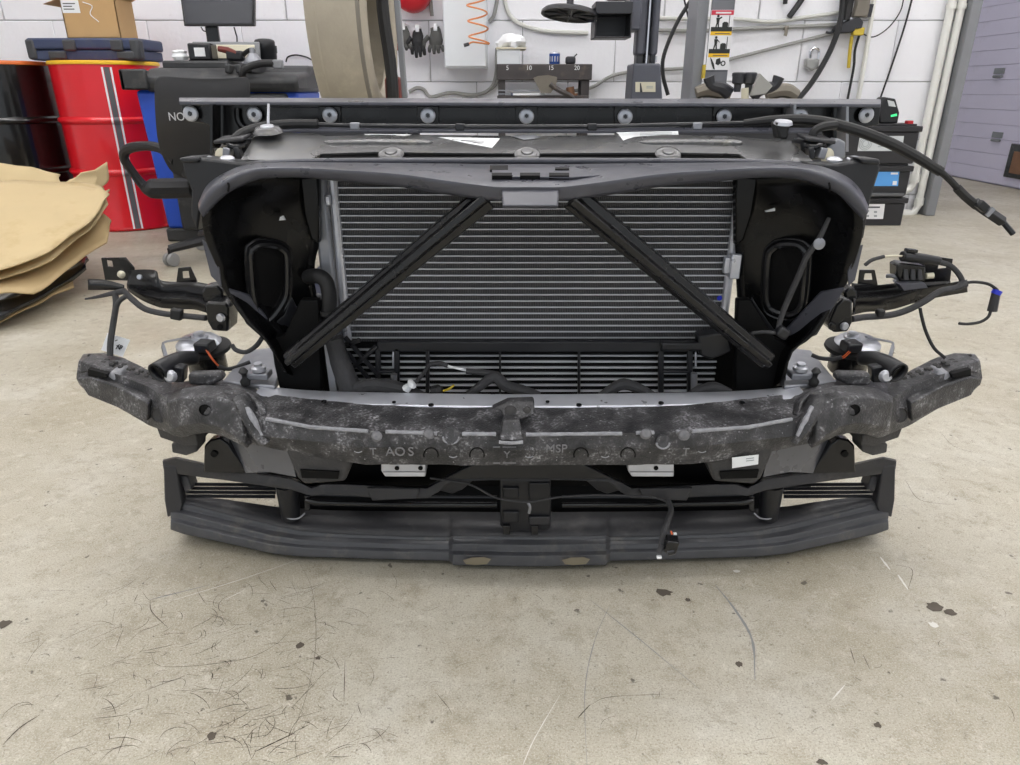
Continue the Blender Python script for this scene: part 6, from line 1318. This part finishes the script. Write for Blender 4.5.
# harness lying behind the beam
hb2 = MB().tube([P(345, 395, 1.115), P(358, 388, 1.115), P(375, 386, 1.12), P(395, 388, 1.115), P(412, 393, 1.11), P(425, 397, 1.105)], [.008, .013, .014, .013, .011, .008], 10, 4).build('beam_harness', 'tape', RT)
MB().tube([P(468, 394, 1.11), P(478, 388, 1.11), P(488, 380, 1.115), P(496, 377, 1.115), P(506, 386, 1.11), P(522, 390, 1.11), P(540, 396, 1.105)], [.006, .008, .009, .010, .010, .009, .007], 10, 4).build('harness_branch', 'tape', hb2)
MB().tube([P(448, 366, 1.13), P(458, 368.5, 1.125), P(469, 371, 1.12)], .0022, 6, 2).build('silver_wire', 'paper', hb2)
MB().tube([P(466, 371, 1.12), P(480, 372, 1.12), P(495, 374, 1.12)], .0055, 8, 3).build('harness_branch', 'tape', hb2)
MB().tube([P(430, 364, 1.135), P(422, 375, 1.13), P(414, 384, 1.12)], .0035, 7, 3).build('harness_branch', 'tape', hb2)
MB().tube([P(430, 364, 1.135), P(440, 363, 1.135), P(448, 366, 1.13)], .004, 7, 3).build('harness_branch', 'tape', hb2)
MB().lathe([(.003, 0), (.008, .004), (.006, .014), (.009, .02), (.003, .024)], P(405, 390, 1.10), (.6, -.3, .6), n=9).build('white_plug', 'paper', hb2, disp=.002, dscale=.01)
MB().lathe([(.009, 0), (.010, .012), (.006, .018)], P(432, 391, 1.10), (1, -.2, .2), n=10).build('round_plug', 'rubber', hb2)
MB().tube([P(443, 391, 1.1), P(449, 389, 1.1), P(454, 385, 1.105)], .002, 6, 3).build('bare_wire', 'yellow_plastic', hb2)
MB().tube([P(600, 396, 1.105), P(612, 389, 1.11), P(624, 384, 1.11), P(640, 389, 1.11), P(655, 396, 1.105)], [.006, .009, .01, .009, .006], 10, 4).build('harness_branch', 'tape', hb2)
MB().tube([P(688, 396, 1.105), P(700, 390, 1.11), P(715, 387, 1.11), P(730, 392, 1.11)], [.006, .009, .009, .006], 10, 4).build('harness_branch', 'tape', hb2)
MB().tube([P(232, 345, 1.16), P(236, 350, 1.155), P(246, 352, 1.15), P(256, 346, 1.14), P(262, 338, 1.13)], .004, 8, 4).build('harness_branch', 'tape', hb2)

# horns
for s in (-1, 1):
    def X(x): return x if s < 0 else 1056-x
    def HP(x, y, d): return P(X(x), y, d)
    c = HP(204, 347, 1.23)
    hn = MB().lathe([(.030, -.05), (.034, -.045), (.034, -.005), (.036, 0)], c, (0, -.1, 1), n=24).build('horn', 'plastic_gloss', RT, ang=45)
    MB().lathe([(.046, -.006), (.048, -.003), (.047, .002), (.034, .008)], c, (0, -.1, 1), n=28).build('horn_flange', 'rubber', hn, ang=45)
    MB().lathe([(.040, .0), (.040, .008), (.032, .016), (.012, .018)], c+Vector((-.008*(-s), 0, .001)), (0, -.1, 1), n=28).build('horn_disc', 'zinc', hn, ang=40)
    MB().lathe([(.015, .016), (.015, .022), (.010, .023), (.010, .029), (.004, .03)], c+Vector((-.004, 0, 0)), (0, -.1, 1), n=14).build('horn_nut', 'zinc', hn, ang=40)
    MB().box(HP(205, 346, 1.195), (.03, .026, .018), (.1, 0, .2*s)).build('horn_plug', 'plastic', hn, bevel=.003)
    wend = [HP(206, 350, 1.18), HP(211, 358, 1.175), HP(218, 366, 1.18), HP(228, 369, 1.19), HP(240, 366, 1.2), HP(250, 362, 1.21)] if s < 0 else [P(849, 351, 1.18), P(842, 357, 1.18), P(832, 359, 1.19), P(820, 358, 1.2), P(812, 355, 1.21)]
    for k in (0, 1): MB().tube([q+Vector((.003*k, 0, -.002*k)) for q in wend[:3]], .001, 6, 4).build('horn_wire', 'orange_wire', hn)
    MB().tube(wend[2 if s < 0 else 1:], .0038, 7, 4).build('horn_lead', 'tape', hn)
    MB().tube([HP(190, 337, 1.22), HP(172, 340.5, 1.22), HP(163, 343, 1.22), HP(164, 350, 1.21), HP(167, 360, 1.20)], .006, 4, 2, flat=.35).build('horn_strap', 'alu_dull', hn)
    MB().tube([HP(196, 358, 1.17), HP(182, 359, 1.15), HP(168, 365, 1.12), HP(157, 373, 1.095)], [.011, .0125, .014, .0165], 16, 4, cap=False).build('horn_trumpet', 'plastic', hn, solid=.003)
    MB().tube([HP(160, 371, 1.10), HP(158.5, 372, 1.098)], .0145, 14, 1).build('trumpet_throat', 'void', hn)
    MB().lathe([(.011, 0), (.011, .004), (.007, .008), (.002, .008)], HP(171, 376, 1.10), (0, -1, .1), n=14).build('horn_bolt', 'zinc', hn, ang=45)
    MB().prism([HP(x, y, 1.11) for x, y in ((162, 372), (174, 366), (184, 368), (183, 383), (164, 383))], (0, .02, 0)).build('horn_bracket', 'plastic', hn, bevel=.003)
# feet that carry the module
for s in (-1, 1):
    c = Vector((.03+s*.3, 1.23, 0))
    MB().bb(c.x-.05, c.x+.05, 1.2, 1.28, 0, .26).build('frame_rail', 'steel_black', RT, bevel=.004)
